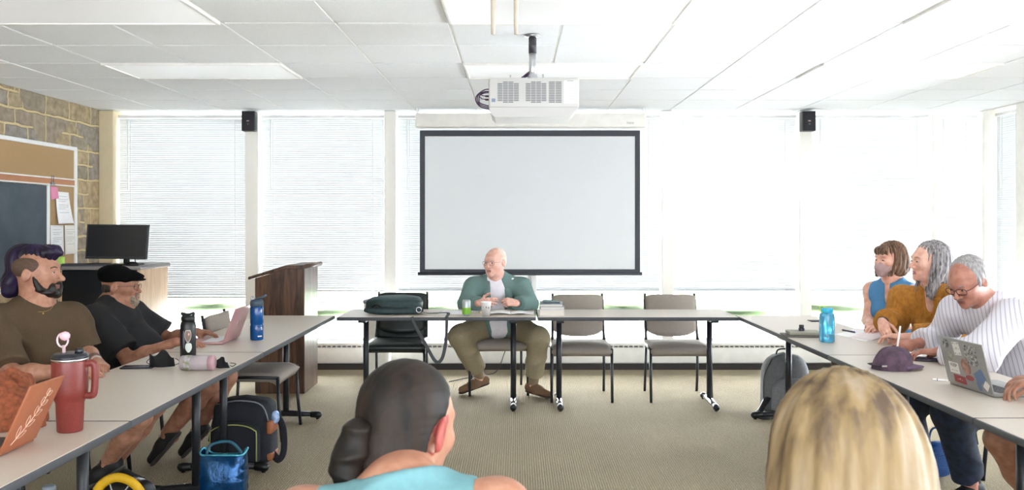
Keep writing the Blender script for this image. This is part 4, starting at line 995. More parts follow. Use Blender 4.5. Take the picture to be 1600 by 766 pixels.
# ---------------------------------------------------------------- bags on the floor
M_navy = mat('navy_canvas', '#20242f', .85, var=.15, scale=120, bump=.0008)
c = Vector((-1.66, 5.28, 0)); 
t = thing('backpack', c, 'dark navy backpack with tan trim under the left table, by the shiny blue bag', 'backpack')
def pack(cx, cy, w, d, h, m, p=5, top=.25, name='main_body', z0=0.0, lean=.0):
    def f(u, v):
        a = 2*PI*u; z = v; sg = lambda x, e: math.copysign(abs(x)**e, x)
        k = 1 if z < 1-top else math.sqrt(max(0, 1-((z-1+top)/top)**2))**.75
        kk = min(1, (z/.06))**.4 if z < .06 else 1
        return (cx+sg(math.cos(a), 2/p)*w/2*(.25*0+k)*kk*(1-.05*z), cy+sg(math.sin(a), 2/p)*d/2*(.35+.65*k)*kk*(1-.25*z)+lean*z*h, z0+.002+h*z+.003*math.sin(a*3+z*9))
    b = MB(); b.sheet(f, 48, 24); b.bm.faces.new([b.bm.verts[i] for i in []]) if False else None
    return b.build(name, m, t)
pack(c.x, c.y, .37, .24, .40, M_navy, 5, .16)
t_ = t
pack(c.x-.02, c.y-.12, .29, .10, .25, M_navy, 6, .3, 'front_pocket', z0=.02)
M_tan = flat('tan_leather', '#a5613c', .6); M_lime = flat('lime_piping', '#b9bd6a', .6)
pts = [(c.x-.155, c.y-.172, .05)]+[(c.x-.155+.27*k/8 if False else c.x-.02+.137*math.cos(PI*(1-k/8)), c.y-.170+.02*(k in (0, 8))*0, .21+.055*math.sin(PI*k/8)) for k in range(9)]+[(c.x+.117, c.y-.172, .05)]
MB().tube(smooth_path(pts, 3), .0035, 6).build('piping', M_lime, t)
MB().tube(smooth_path([(c.x-.15, c.y-.09, .37), (c.x, c.y-.095, .393), (c.x+.13, c.y-.09, .36), (c.x+.172, c.y-.08, .22)], 5), .004, 6).build('zip', flat('grey_zip', '#8b8f94', .4), t)
MB().box(c.x+.155, c.x+.188, c.y-.1, c.y+.05, .19, .27, bev=.01).build('side_tab', M_tan, t)
MB().box(c.x+.15, c.x+.187, c.y-.1, c.y+.06, .03, .075, bev=.01).build('side_tab', M_tan, t)
MB().tube(smooth_path([(c.x+.17, c.y+.06, .28), (c.x+.225, c.y+.02, .20), (c.x+.245, c.y-.04, .08), (c.x+.22, c.y-.06, .03), (c.x+.17, c.y-.02, .06)], 5), .022, 8, flatk=.2, up=(0, 1, 0)).build('shoulder_strap', M_navy, t)
pillow(c.x+.19, c.y-.03, .28, .025, .03, .04, 2.4).build('blue_pouch', mat('crinkled_blue', '#4a86d8', .25, col2='#cfe3f8', scale=40), t)
# shiny blue cooler bag
c = Vector((-1.50, 4.42, 0))
t = thing('insulated_bag', c, 'shiny metallic blue lunch bag standing under the left table', 'bag')
M_foil = mat('blue_foil', '#0e4f86', .18, metal=.55, var=.2, scale=14, bump=.004)
def coolf(u, v):
    a = 2*PI*u; sg = lambda x, e: math.copysign(abs(x)**e, x)
    x = sg(math.cos(a), .45)*.115*(1+.03*math.sin(v*40)*.6); y = sg(math.sin(a), .45)*(.075-.035*v**3)
    return c+Vector((x, y, .003+.285*v+.012*math.cos(a*2)*v**4+.008*math.sin(a*3)*v**6))
m = MB(); m.sheet(coolf, 56, 24); m.sheet(lambda u, v: coolf(u, 0)*(1-v)+(c+Vector((0, 0, .003)))*v, 56, 1); m.build('body', M_foil, t)
m = MB(); m.tube([coolf(i/40, 1)+Vector((0, 0, .0)) for i in range(40)], .006, 8, closed=True); m.build('rim', mat('foil_rim', '#5fc0dc', .2, metal=.6, var=.2, scale=40), t)
MB().tube(smooth_path([c+Vector((-.08, -.03, .27)), c+Vector((-.06, -.02, .33)), c+Vector((.03, -.01, .345)), c+Vector((.09, -.02, .30)), c+Vector((.10, -.03, .27))], 6), .008, 8, flatk=.35, up=(0, 1, 0)).build('handle', flat('teal_handle', '#135a74', .4), t)
# yellow and black bag at the bottom edge
c = Vector((-1.86, 4.12, 0))
t = thing('backpack', c, 'yellow and black backpack standing open at the bottom edge of the photo', 'backpack')
M_yel = mat('yellow_nylon', '#e0b016', .6, var=.06, scale=30)
pack(c.x, c.y, .25, .2, .24, M_black, 4, .3)
MB().tube(smooth_path([c+Vector((-.135, -.07, .02)), c+Vector((-.125, -.08, .14)), c+Vector((-.085, -.085, .235)), c+Vector((-.01, -.08, .272)), c+Vector((.08, -.085, .235)), c+Vector((.13, -.08, .13)), c+Vector((.135, -.07, .02))], 7), .022, 10, flatk=.7, up=(0, 1, 0)).build('yellow_rim', M_yel, t)
MB().tube(smooth_path([c+Vector((-.03, -.11, .25)), c+Vector((-.01, -.12, .215)), c+Vector((.03, -.12, .21)), c+Vector((.055, -.11, .24))], 6), .003, 6).build('hang_loop', M_greytext, t)
# pale bottle at the lower left
c = on(76, 800, 0); c = Vector((-2.14, 3.95, 0))
t = thing('water_bottle', c, 'pale grey-blue bottle on the floor at the bottom left, mostly cut off', 'bottle')
lathe_obj('body', [(0, 0), (.036, 0), (.038, .004), (.038, .20), (.03, .225), (0, .225)], c, flat('pale_blue_steel', '#c2ccd6', .3), t)
lathe_obj('cap', [(.028, .222), (.03, .224), (.03, .255), (.024, .262), (0, .262)], c, flat('grey_cap2', '#8c98a6', .4), t)
# grey backpack on the right
c = Vector((1.99, 6.26, 0)); c = Vector((2.03, 6.62, 0))
t = thing('backpack', c, 'grey backpack standing at the far end of the right table', 'backpack')
M_gp = mat('grey_nylon', '#7f8286', .75, var=.1, scale=60, bump=.001)
pack(c.x+.02, c.y, .36, .24, .46, M_gp, 3.5, .35)
pack(c.x+.02, c.y-.12, .27, .10, .27, mat('grey_nylon_light', '#8e9196', .7, var=.1, scale=60), 4, .35, 'front_pocket', z0=.02)
MB().tube(smooth_path([c+Vector((-.04, .02, .445)), c+Vector((-.02, .02, .485)), c+Vector((.06, .02, .485)), c+Vector((.08, .02, .445))], 6), .006, 8).build('grab_loop', M_black, t)
MB().tube(smooth_path([c+Vector((-.10, -.08, .43)), c+Vector((-.165, -.10, .30)), c+Vector((-.17, -.11, .12))], 6), .004, 6).build('zip', M_black, t)
MB().tube(smooth_path([c+Vector((-.14, -.1, .14)), c+Vector((-.20, -.16, .07)), c+Vector((-.24, -.2, .035)), c+Vector((-.16, -.2, .02)), c+Vector((-.1, -.14, .03))], 6), .028, 8, flatk=.25, up=(0, 0, 1)).build('shoulder_strap', M_black, t)
# blue woven bag seen under the right table
c = Vector((2.42, 4.98, 0))
t = thing('mesh_bag', c, 'bright blue woven bag on the floor behind the jeans', 'bag')
pillow(c.x, c.y, .10, .10, .08, .098, 2.6, .004).build('body', mat('woven_blue', '#1f6fc4', .5, col2='#123f86', scale=60, stretch=(1, 1, 6), bump=.003), t)
MB().tube(smooth_path([c+Vector((-.05, 0, .18)), c+Vector((-.03, 0, .27)), c+Vector((.03, 0, .27)), c+Vector((.05, 0, .18))], 6), .006, 8).build('handle', flat('blue_handle', '#2a62a8', .5), t)
# floor cord under the green blazer's chair
MB_ = MB().tube(smooth_path([(-.62, 7.9, .005), (-.50, 8.05, .005), (-.35, 8.2, .006), (-.2, 8.35, .02), (-.12, 8.40, .2), (-.05, 8.42, .4)], 8), .004, 6).build('cord', M_black)
own(MB_, (-.4, 8.1, 0)); tag(MB_, 'thin dark cord running from the floor up behind the sitting person', 'cord')
# ---------------------------------------------------------------- people: implicit surfaces polygonised into one continuous skin
RES = 1.0
def V(*a): return np.array(a, dtype=np.float64)
def unit(v): v = np.asarray(v, float); return v/np.linalg.norm(v)
def cone(a, b, ra, rb, k=.02, cut=None, fl=None):
    """tapered capsule; cut=(point,normal) slices off what lies beyond; fl=(axis, factor) flattens it along an axis"""
    return ('c', np.array(a, float), np.array(b, float), ra, rb, k, cut, fl)
def ell(c, r, R=None, k=.02, neg=False, cut=None): return ('e', np.array(c, float), np.array(r, float), np.eye(3) if R is None else np.array(R, float), k, neg, cut)
def bounds(p):
    if p[0] == 'c': r = max(p[3], p[4]); return np.minimum(p[1], p[2])-r, np.maximum(p[1], p[2])+r
    e = np.abs(p[3]) @ p[2]; return p[1]-e, p[1]+e
def dist(p, X, Y, Z):
    if p[0] == 'c':
        a, b = p[1], p[2]; ab = b-a; L = max(ab @ ab, 1e-9)
        t = np.clip(((X-a[0])*ab[0]+(Y-a[1])*ab[1]+(Z-a[2])*ab[2])/L, 0, 1)
        dx, dy, dz = X-(a[0]+t*ab[0]), Y-(a[1]+t*ab[1]), Z-(a[2]+t*ab[2])
        if p[7] is not None:
            ax, f = p[7]; ax = unit(ax); s = dx*ax[0]+dy*ax[1]+dz*ax[2]; q = s*(1/f-1); dx = dx+q*ax[0]; dy = dy+q*ax[1]; dz = dz+q*ax[2]
        d = np.sqrt(dx*dx+dy*dy+dz*dz)-(p[3]+(p[4]-p[3])*t)
        cut = p[6]
    else:
        c, r, R = p[1], p[2], p[3]; dx, dy, dz = X-c[0], Y-c[1], Z-c[2]
        q = [(dx*R[0][i]+dy*R[1][i]+dz*R[2][i])/r[i] for i in range(3)]
        k0 = np.sqrt(q[0]**2+q[1]**2+q[2]**2)+1e-9; k1 = np.sqrt((q[0]/r[0])**2+(q[1]/r[1])**2+(q[2]/r[2])**2)+1e-9
        d = k0*(k0-1)/k1; cut = p[6]
    if cut is not None:
        for P_, n in ([cut] if not isinstance(cut, list) else cut):
            n = unit(n); d = np.maximum(d, (X-P_[0])*n[0]+(Y-P_[1])*n[1]+(Z-P_[2])*n[2])
    return d
def polygonise(prims, res, inflate=0.0, cuts=(), noise=None):
    res = res*RES
    pos = [p for p in prims if not (p[0] == 'e' and p[5])]
    lo = np.min([bounds(p)[0] for p in pos], 0)-inflate-3*res-.012; hi = np.max([bounds(p)[1] for p in pos], 0)+inflate+3*res+.012
    n = np.ceil((hi-lo)/res).astype(int)+1
    ax = [(lo[i]+np.arange(n[i])*res).astype(np.float32) for i in range(3)]
    f = np.full(n, .05, np.float32)
    for p in prims:
        b0, b1 = bounds(p); mg = inflate+.045
        i0 = np.clip(np.floor((b0-mg-lo)/res).astype(int), 0, n-1); i1 = np.clip(np.ceil((b1+mg-lo)/res).astype(int)+1, 1, n)
        sl = tuple(slice(i0[i], i1[i]) for i in range(3))
        if any(i1[i] <= i0[i] for i in range(3)): continue
        d = dist(p, ax[0][sl[0]][:, None, None], ax[1][sl[1]][None, :, None], ax[2][sl[2]][None, None, :]).astype(np.float32)
        neg = p[0] == 'e' and p[5]; k = p[5] if p[0] == 'c' else p[4]; g = f[sl]
        if neg: h = np.maximum(k-np.abs(-d-g), 0)/k; f[sl] = np.maximum(g, -d)+h*h*k*.25
        else: d = d-inflate; h = np.maximum(k-np.abs(d-g), 0)/k; f[sl] = np.minimum(g, d)-h*h*k*.25
    near = np.abs(f) < .03
    if noise is not None:
        I = np.nonzero(near); f[I] += noise(ax[0][I[0]], ax[1][I[1]], ax[2][I[2]]).astype(np.float32)
    for P_, nn in cuts:
        nn = unit(nn); f = np.maximum(f, (((ax[0]-P_[0])*nn[0])[:, None, None]+((ax[1]-P_[1])*nn[1])[None, :, None]+((ax[2]-P_[2])*nn[2])[None, None, :]).astype(np.float32))
    f[0] = f[-1] = .02; f[:, 0] = f[:, -1] = .02; f[:, :, 0] = f[:, :, -1] = .02
    ins = f < 0
    c = np.zeros(np.array(ins.shape)-1, np.int8)
    for i in (0, 1):
        for j in (0, 1):
            for k in (0, 1): c += ins[i:i+c.shape[0], j:j+c.shape[1], k:k+c.shape[2]]
    act = (c > 0) & (c < 8); idx = np.full(act.shape, -1, np.int32); A = np.nonzero(act); nv = len(A[0]); idx[A] = np.arange(nv)
    acc = np.zeros((nv, 3)); cnt = np.zeros(nv)
    corner = [(i, j, k) for i in (0, 1) for j in (0, 1) for k in (0, 1)]
    for a in corner:
        for axs in range(3):
            if a[axs]: continue
            b = list(a); b[axs] = 1
            fa = f[A[0]+a[0], A[1]+a[1], A[2]+a[2]]; fb = f[A[0]+b[0], A[1]+b[1], A[2]+b[2]]
            m = (fa < 0) != (fb < 0); t = np.where(m, fa/np.where(m, fa-fb, 1), 0)
            q = np.array([[a[0], a[1], a[2]]], float).repeat(nv, 0); q[:, axs] += t
            acc += q*m[:, None]; cnt += m
    vs = (np.stack(A, 1)+acc/np.maximum(cnt, 1)[:, None])*res+lo
    faces = []
    for axs in range(3):
        s0 = [slice(None)]*3; s1 = [slice(None)]*3; s0[axs] = slice(0, -1); s1[axs] = slice(1, None)
        a, b = ins[tuple(s0)], ins[tuple(s1)]; E = np.nonzero(a != b); fl = a[E]
        u, w = (axs+1) % 3, (axs+2) % 3
        e = [E[0], E[1], E[2]]; ok = (e[u] > 0) & (e[w] > 0) & (e[u] < f.shape[u]-1) & (e[w] < f.shape[w]-1)
        e = [x[ok] for x in e]; fl = fl[ok]
        def at_(du, dw): q = list(e); q[u] = e[u]-du; q[w] = e[w]-dw; return idx[q[0], q[1], q[2]]
        Q = np.stack([at_(1, 1), at_(0, 1), at_(0, 0), at_(1, 0)], 1); Q[~fl] = Q[~fl][:, ::-1]; faces.append(Q)
    return vs, np.concatenate(faces)
def mesh_from(name, vs, fs, mats, parent=None, loc=None, sel=None, relax=1):
    for _ in range(relax):      # one light Laplacian pass takes the voxel steps out
        s = np.zeros_like(vs); c = np.zeros(len(vs))
        for i in range(4):
            a, b = fs[:, i], fs[:, (i+1) % 4]
            for x, y in ((a, b), (b, a)):
                for d in range(3): s[:, d] += np.bincount(x, weights=vs[y, d], minlength=len(vs))
                c += np.bincount(x, minlength=len(vs))
        vs = vs*.4+.6*s/np.maximum(c, 1)[:, None]
    o_ = np.array(loc if loc is not None else origin_of(parent))
    me = bpy.data.meshes.new(name); me.vertices.add(len(vs)); me.vertices.foreach_set('co', (vs-o_).astype(np.float32).ravel())
    me.loops.add(len(fs)*4); me.loops.foreach_set('vertex_index', fs.astype(np.int32).ravel())
    me.polygons.add(len(fs)); me.polygons.foreach_set('loop_start', np.arange(0, len(fs)*4, 4, dtype=np.int32))
    for m in (mats if isinstance(mats, (list, tuple)) else [mats]): me.materials.append(m)
    if sel is not None: me.polygons.foreach_set('material_index', sel(vs[fs].mean(1)).astype(np.int32))
    me.polygons.foreach_set('use_smooth', np.ones(len(fs), bool)); me.update(calc_edges=True); me.validate()
    o = bpy.data.objects.new(name, me); COL.objects.link(o)
    if parent is not None: o.parent = parent
    else: o.location = o_
    return o
def folds(a=.004, f=16, seed=0, vert=1.0):
    r = np.random.RandomState(seed); K = r.normal(size=(5, 3))*np.array([1, 1, vert]); K = K/np.linalg.norm(K, axis=1)[:, None]*f*r.uniform(.6, 1.8, (5, 1)); ph = r.uniform(0, 6, 5)
    def n(x, y, z):
        s = 0
        w = .5*np.sin(x*f*.5+ph[0])+.5*np.sin(y*f*.6+z*f*.4+ph[1])
        for i in range(5): s = s+np.sin(K[i, 0]*x+K[i, 1]*y+K[i, 2]*z+ph[i]+1.6*w)
        s = s/2.6; return np.clip(a*(np.abs(s)*2-.6), -2*a, .0055)
    return n

def frame(fwd, up=(0, 0, 1)):
    f = unit(fwd); r = unit(np.cross(f, up)); u = np.cross(r, f); return np.stack([r, f, u], 1)   # columns right, forward, up
def headR(yaw_dir, pitch=0, roll=0):
    """looking along yaw_dir (x, y), pitch>0 nods down, roll>0 tips to the right ear"""
    R = frame((yaw_dir[0], yaw_dir[1], 0)); p = -pitch
    Rx = np.array([[1, 0, 0], [0, math.cos(p), -math.sin(p)], [0, math.sin(p), math.cos(p)]]); q = roll
    Ry = np.array([[math.cos(q), 0, math.sin(q)], [0, 1, 0], [-math.sin(q), 0, math.cos(q)]])
    return R @ Rx @ Ry
class Head:
    def __init__(s, c, R, sc=1.0): s.c = np.array(c, float); s.R = R; s.s = sc
    def p(s, x, y, z): return s.c+s.R @ (np.array([x, y, z])*s.s)
    def E(s, c, r, k=.015, neg=False, rot=None, cut=None): return ell(s.p(*c), np.array(r)*s.s, s.R if rot is None else s.R @ rot, k*s.s, neg, cut)
    def C(s, a, b, ra, rb, k=.012): return cone(s.p(*a), s.p(*b), ra*s.s, rb*s.s, k*s.s)
    def loc(s, v): return ((v-s.c) @ s.R)/s.s
def head_prims(H, neck, nose=1.0, jaw=1.0, female=False, nr=.056, cheeks=1.0, mouth_open=0):
    ps = [H.E((0, -.018, .032), (.076, .097, .086), .02), H.E((0, .022, .005), (.069, .072, .078), .03), H.E((0, .030, -.045), (.060*cheeks, .060, .066), .03),
          H.E((0, .046, -.085), (.042*jaw, .042, .030), .03), H.E((0, .078, -.103), (.020*jaw, .016, .016), .02),
          H.E((0, .079, .026), (.048, .017, .012), .02), H.E((-.040, .062, -.025), (.024*cheeks, .024, .022), .02), H.E((.040, .062, -.025), (.024*cheeks, .024, .022), .02)]
    for s_ in (-1, 1): ps.append(H.E((s_*.031, .099, .002), (.017, .016, .012), .010, True))
    for s_ in (-1, 1): ps.append(H.E((s_*.031, .0795, .001), (.015, .013, .0125), .004))
    n = nose
    ps += [H.C((0, .090, .006), (0, .090+.024*n, -.030), .0075, .0095*n, .008), H.E((0, .090+.023*n, -.034), (.0125*n, .011*n, .009), None or .006), H.E((-.012, .098, -.038), (.0085, .010, .0075), .006), H.E((.012, .098, -.038), (.0085, .010, .0075), .006)]
    ps += [H.E((0, .086, -.063+.002), (.026, .013, .0065), .006), H.E((0, .085, -.076-mouth_open), (.023, .0125, .0072), .006)]
    if mouth_open: ps.append(H.E((0, .1, -.069-mouth_open*.5), (.017, .018, .002+mouth_open*.6), .004, True))
    else: ps.append(H.E((0, .102, -.0692), (.026, .010, .0022), .003, True))
    for s_ in (-1, 1):
        a = math.radians(12)*1; rot = np.array([[math.cos(.35*s_), -math.sin(.35*s_), 0], [math.sin(.35*s_), math.cos(.35*s_), 0], [0, 0, 1]])
        tl = np.array([[1, 0, 0], [0, math.cos(a), math.sin(a)], [0, -math.sin(a), math.cos(a)]])
        ps.append(H.E((s_*.084, -.010, -.006), (.0085, .020, .034), .006, False, rot @ tl))
        ps.append(H.E((s_*.094, -.006, -.002), (.007, .012, .019), .004, True, rot @ tl))
    nb = H.p(0, -.028, -.062)
    ps.append(cone(nb, neck, nr*H.s, nr*1.08*H.s, .035)); ps.append(cone(H.p(0, .01, -.07), np.array(neck)+H.R[:, 1]*.02, .042*H.s, .05*H.s, .03))
    return ps
def hand_prims(w, d, n, right, curls=(.3, .35, .4, .45), s=1.0, thumb=(.5, .4), spread=.03, fingers=4):
    """w wrist, d pointing direction, n palm normal; curls per finger; thumb=(out, in)"""
    d = unit(d); n = np.array(n, float); n = unit(n-d*(n @ d)); u = np.cross(d, n)*(1 if right else -1)
    w = np.array(w, float); P = []
    kx = (.027, .009, -.010, -.027); kf = (.086, .090, .086, .078)
    for i in range(4):
        P.append(cone(w+u*kx[i]*.55*s+d*.012*s, w+(u*kx[i]+d*kf[i])*s, .0155*s, .0118*s, .014*s))
    P.append(cone(w+(u*.012+d*.02+n*.008)*s, w+(u*.022+d*.05+n*.012)*s, .017*s, .015*s, .014*s))
    Ls = ((.043, .025, .021), (.047, .029, .022), (.044, .027, .021), (.034, .021, .019)); fr = (.0092, .0095, .009, .008)
    for i in range(fingers):
        p = w+(u*kx[i]+d*kf[i])*s; c = curls[i]; a = 0
        dd = unit(d+u*spread*(1.5-i)*1.0)
        for j in range(3):
            a += c*(1.0, 1.35, .8)[j]; q = p+(dd*math.cos(a)+n*math.sin(a))*Ls[i][j]*s
            r0 = fr[i]*(1-.1*j)*s; P.append(cone(p, q, r0, r0*.9, .0035 if j == 0 else .002)); p = q
    o, inn = thumb
    p = w+(u*.020+d*.022+n*.012)*s; q = p+unit(d*.65+u*o+n*inn)*.046*s; P.append(cone(p, q, .0145*s, .0118*s, .010*s))
    r = q+unit(d*.9+u*o*.45+n*inn*1.1)*.033*s; P.append(cone(q, r, .0113*s, .0102*s, .004)); t = r+unit(d*.95+u*o*.1+n*inn*1.3)*.026*s; P.append(cone(r, t, .0102*s, .0085*s, .004))
    return P
def skin_mat(name, c, c2=None, rough=.5):
    m = mat(name, c, rough, col2=c2, var=.07, scale=28, detail=5, spec=.35, bump=.0003)
    b = m.node_tree.nodes['Principled BSDF']; b.inputs['Subsurface Weight'].default_value = .0; return m
def hair_mat(name, c, c2, axis=(1, 1, .12), scale=120, rough=.45, c3=None):
    m = mat(name, c, rough, col2=c2, scale=scale, stretch=axis, detail=4, spec=.3, bump=.0003, ramp=(.3, .7))
    if c3:
        rp = [x for x in m.node_tree.nodes if x.type == 'VALTORGB'][0]; rp.color_ramp.elements[0].position = .36; rp.color_ramp.elements[1].position = .64; e = rp.color_ramp.elements.new(.5); e.color = (*hx(c3), 1)
    return m
def eyes(H, root, iris='#3a2a20', s_=1.0):
    w = flat('eye_white', '#b8ada7', .2); ir = flat('iris_'+iris[1:], iris, .15)
    for sg in (-1, 1):
        c = H.p(sg*.031, .0835, .0005); m = MB()
        M = FR(Vector(c), Vector(H.R[:, 0]), Vector(-H.R[:, 2]), Vector(H.R[:, 1]))
        r = .0112*H.s*s_
        prof = [(r*math.sin(a), r*math.cos(a)) for a in [PI*i/14 for i in range(15)]]
        m.lathe([(p, z) for p, z in prof], (0, 0, 0), 16, M=M @ Matrix.Diagonal((1.05, .55, 1, 1)))
        e = m.build('eye', [w, ir], root)
        for p in e.data.polygons:
            q = H.loc(np.array(p.center)+np.array(origin_of(root))); 
            if (q[0]-sg*.031)**2+(q[2]-.0005)**2 < .0055**2 and q[1] > .083: p.material_index = 1
def brows(H, root, m, th=.0035, z=.024):
    for sg in (-1, 1):
        MB().tube(smooth_path([Vector(H.p(sg*.013, .0955, z-.003)), Vector(H.p(sg*.03, .094, z+.003)), Vector(H.p(sg*.048, .082, z-.002))], 4), [th*H.s]*9, 8, flatk=.7).build('eyebrow', m, root)
def glasses(H, root, m, w=.026, h=.017, rim=.0014, temple=True, zc=-.002, lens=True, yc=.106):
    for sg in (-1, 1):
        pts = []
        for i in range(20):
            a = 2*PI*i/20; sgn = lambda x, e: math.copysign(abs(x)**e, x)
            pts.append(Vector(H.p(sg*.032+w*sgn(math.cos(a), .7), yc-abs(sg*.032+w*sgn(math.cos(a), .7))*.12, zc+h*sgn(math.sin(a), .7))))
        b = MB(); b.tube(pts, rim*H.s, 8, closed=True)
        if sg == -1:
            b.tube(smooth_path([Vector(H.p(-.008, yc, zc+.006)), Vector(H.p(0, yc+.003, zc+.010)), Vector(H.p(.008, yc, zc+.006))], 4), rim*H.s, 8)
        b.tube(smooth_path([Vector(H.p(sg*(.032+w), yc-.008, zc+.006)), Vector(H.p(sg*.074, .07, zc+.006)), Vector(H.p(sg*.082, .0, zc+.004)), Vector(H.p(sg*.083, -.022, zc-.012))], 4), rim*H.s*.9, 8)
        b.build('glasses', m, root)
def limb(a, b, c, r, k=.03): return [cone(a, b, r[0], r[1], k), cone(b, c, r[1]*1.02, r[2], k)]

class Body:
    """joints given in room coordinates; everything else follows from them"""
    def __init__(s, J, girth=1.0, chest=1.0, female=False, belly=0.0):
        s.J = {k: np.array(v, float) for k, v in J.items()}; s.g = girth; J = s.J
        s.up = unit(J['neck']-J['pelvis']); s.rt = unit(J['sr']-J['sl']); s.rt = unit(s.rt-s.up*(s.rt @ s.up)); s.fw = np.cross(s.up, s.rt)
        s.R = np.stack([s.rt, s.fw, s.up], 1); s.female = female; s.belly = belly; s.ch = chest
    def torso(s, infl=0.0, top=True):
        J, g, R = s.J, s.g, s.R; L = np.linalg.norm(J['neck']-J['pelvis']); P = []
        at_ = lambda r, f, u: J['pelvis']+R @ np.array([r, f, u*L])
        P.append(ell(at_(0, 0, .0), (.165*g, .12*g, .13), R, .06)); P.append(ell(at_(0, .02*g, .28), (.145*g, .115*g+s.belly*.5, .17), R, .06))
        if s.belly: P.append(ell(at_(0, .05+s.belly*.4, .22), (.13*g, .10+s.belly*.5, .13), R, .06))
        P.append(ell(at_(0, .0, .66), (.155*g*s.ch, .105*g, .19), R, .06))
        if s.female:
            for q in (-1, 1): P.append(ell(at_(q*.075*g, .085*g, .60), (.06*g, .055*g, .06), R, .04))
        for q in ('sl', 'sr'):
            P.append(cone(J['neck']-s.up*.035, J[q]-s.up*.005, .05*g, .055*g, .05)); P.append(cone(at_(0, -.01, .75), J[q]-s.up*.03, .085*g, .055*g, .05))
        P.append(cone(J['neck']-s.up*.10, J['neck'], .09*g, .055*g, .05))
        return P
    def arm(s, q, g=1.0):
        J = s.J; g = g*s.g
        return [cone(J['s'+q], J['e'+q], .050*g, .038*g, .04), cone(J['e'+q], J['e'+q]+(J['w'+q]-J['e'+q])*.35, .038*g, .039*g, .03), cone(J['e'+q]+(J['w'+q]-J['e'+q])*.35, J['w'+q], .039*g, .0245*g, .03, None)]
    def leg(s, q):
        J = s.J; g = s.g; h = J['pelvis']+s.rt*(.09 if q == 'r' else -.09)*g
        P = [cone(h, J['k'+q], .085*g, .058*g, .05), cone(J['k'+q], J['k'+q]+(J['a'+q]-J['k'+q])*.35, .056*g, .058*g, .03), cone(J['k'+q]+(J['a'+q]-J['k'+q])*.35, J['a'+q], .058*g, .036*g, .03)]
        t = J['t'+q]; d = unit(t-J['a'+q]); P += [cone(J['a'+q]-np.array([0, 0, .03]), t, .034, .026, .03), cone(J['a'+q]-np.array([0, 0, .03]), J['a'+q]-np.array([0, 0, .03])-unit(np.array([d[0], d[1], 0]))*.035, .034, .03, .02)]
        return P
    def sleeve(s, q, fr, infl, g=1.0, k=.04, flare=0):
        """sleeve down to fraction fr of the arm: 0..1 upper arm, 1..2 forearm"""
        J = s.J; g = g*s.g; a, b, c = J['s'+q], J['e'+q], J['w'+q]
        if fr <= 1:
            e = a+(b-a)*fr; d = unit(b-a); return [cone(a, a+(b-a)*min(1.3, fr+.2), .050*g+infl, .044*g+infl+flare, k, (e, d))]
        e = b+(c-b)*(fr-1); d = unit(c-b); return [cone(a, b, .050*g+infl, .042*g+infl, k), cone(b, c, .042*g+infl, .030*g+infl+flare, k, (e, d))]
    def trouser(s, q, fr, infl, g=1.0, flare=.0):
        J = s.J; g = g*s.g; h = J['pelvis']+s.rt*(.09 if q == 'r' else -.09)*g; b, c = J['k'+q], J['a'+q]
        if fr <= 1: e = h+(b-h)*fr; return [cone(h, b, .088*g+infl, .062*g+infl+flare, .05, (e, unit(b-h)))]
        e = b+(c-b)*(fr-1); return [cone(h, b, .088*g+infl, .062*g+infl, .04), cone(b, b+(c-b)*min(1.1, fr-1+.1), .062*g+infl, .046*g+infl+flare, .04, (e, unit(c-b)))]
def neck_hole(B, r=.070, f=.015, h=.055, up=.055):
    n = B.J['neck']; return [ell(n+B.up*up+B.fw*f, (r, r*1.08, h), B.R, .006, True), ell(n+B.up*(up+.05)+B.fw*f*.5, (r*1.2, r*1.2, .05), B.R, .006, True)]
def shoe(root, ankle, toe, m, sole, w=.046, name='shoe', roll=0):
    a, t = np.array(ankle, float), np.array(toe, float); d = unit(t-a+np.array([0, 0, .05])); f = unit(t-(a-np.array([0, 0, .045])))
    h = a-np.array([0, 0, .04])-np.array([f[0], f[1], f[2]])*.04; R = frame(f)
    P = [cone(h, h+(t-h)*.5, .040, .043, .03), cone(h+(t-h)*.5, t+f*.01, .043, .030, .03), cone(h+R[:, 2]*.01, a+np.array([0, 0, .005]), .038, .038, .03, (a+np.array([0, 0, .012]), (0, 0, 1)))]
    vs, fs = polygonise(P, .004, cuts=[(h-R[:, 2]*.028, -R[:, 2])])
    o = mesh_from(name, vs, fs, m, root)
    P = [cone(h-R[:, 2]*.03, t-R[:, 2]*.022+f*.008, .042, .038, .02, None, (R[:, 2], .32))]
    vs, fs = polygonise(P, .004); mesh_from('sole', vs, fs, sole, o)
    mid = h+(t-h)*.55+R[:, 2]*.040
    for i in range(4):
        c = mid-f*.016*i+R[:, 2]*.004*i
        MB().tube([Vector(c-R[:, 0]*.018), Vector(c+R[:, 2]*.004), Vector(c+R[:, 0]*.018)], .0022, 6).build('lace', M_lace, o)
    return o
M_lace = flat('shoe_lace', '#6b5344', .8)
def person(loc, prims, mats, label, sel=None, res=.005):
    vs, fs = polygonise(prims, res); o = mesh_from('person', vs, fs, mats, None, loc, sel)
    return tag(o, label, 'person')
def cloth(name, root, prims, m, res=.006, infl=0, cuts=(), noise=None, sel=None):
    vs, fs = polygonise(prims, res, infl, cuts, noise); return mesh_from(name, vs, fs, m, root, None, sel)
def lips_sel(H, extra=None, z0=-.080, z1=-.059, w=.020):
    def f(c):
        q = H.loc(c); r = np.zeros(len(c), int)
        r[(q[:, 1] > .078) & (q[:, 1] < .115) & (q[:, 2] < z1) & (q[:, 2] > z0) & (np.abs(q[:, 0]) < w)] = 1
        if extra is not None: r = extra(q, c, r)
        return r
    return f
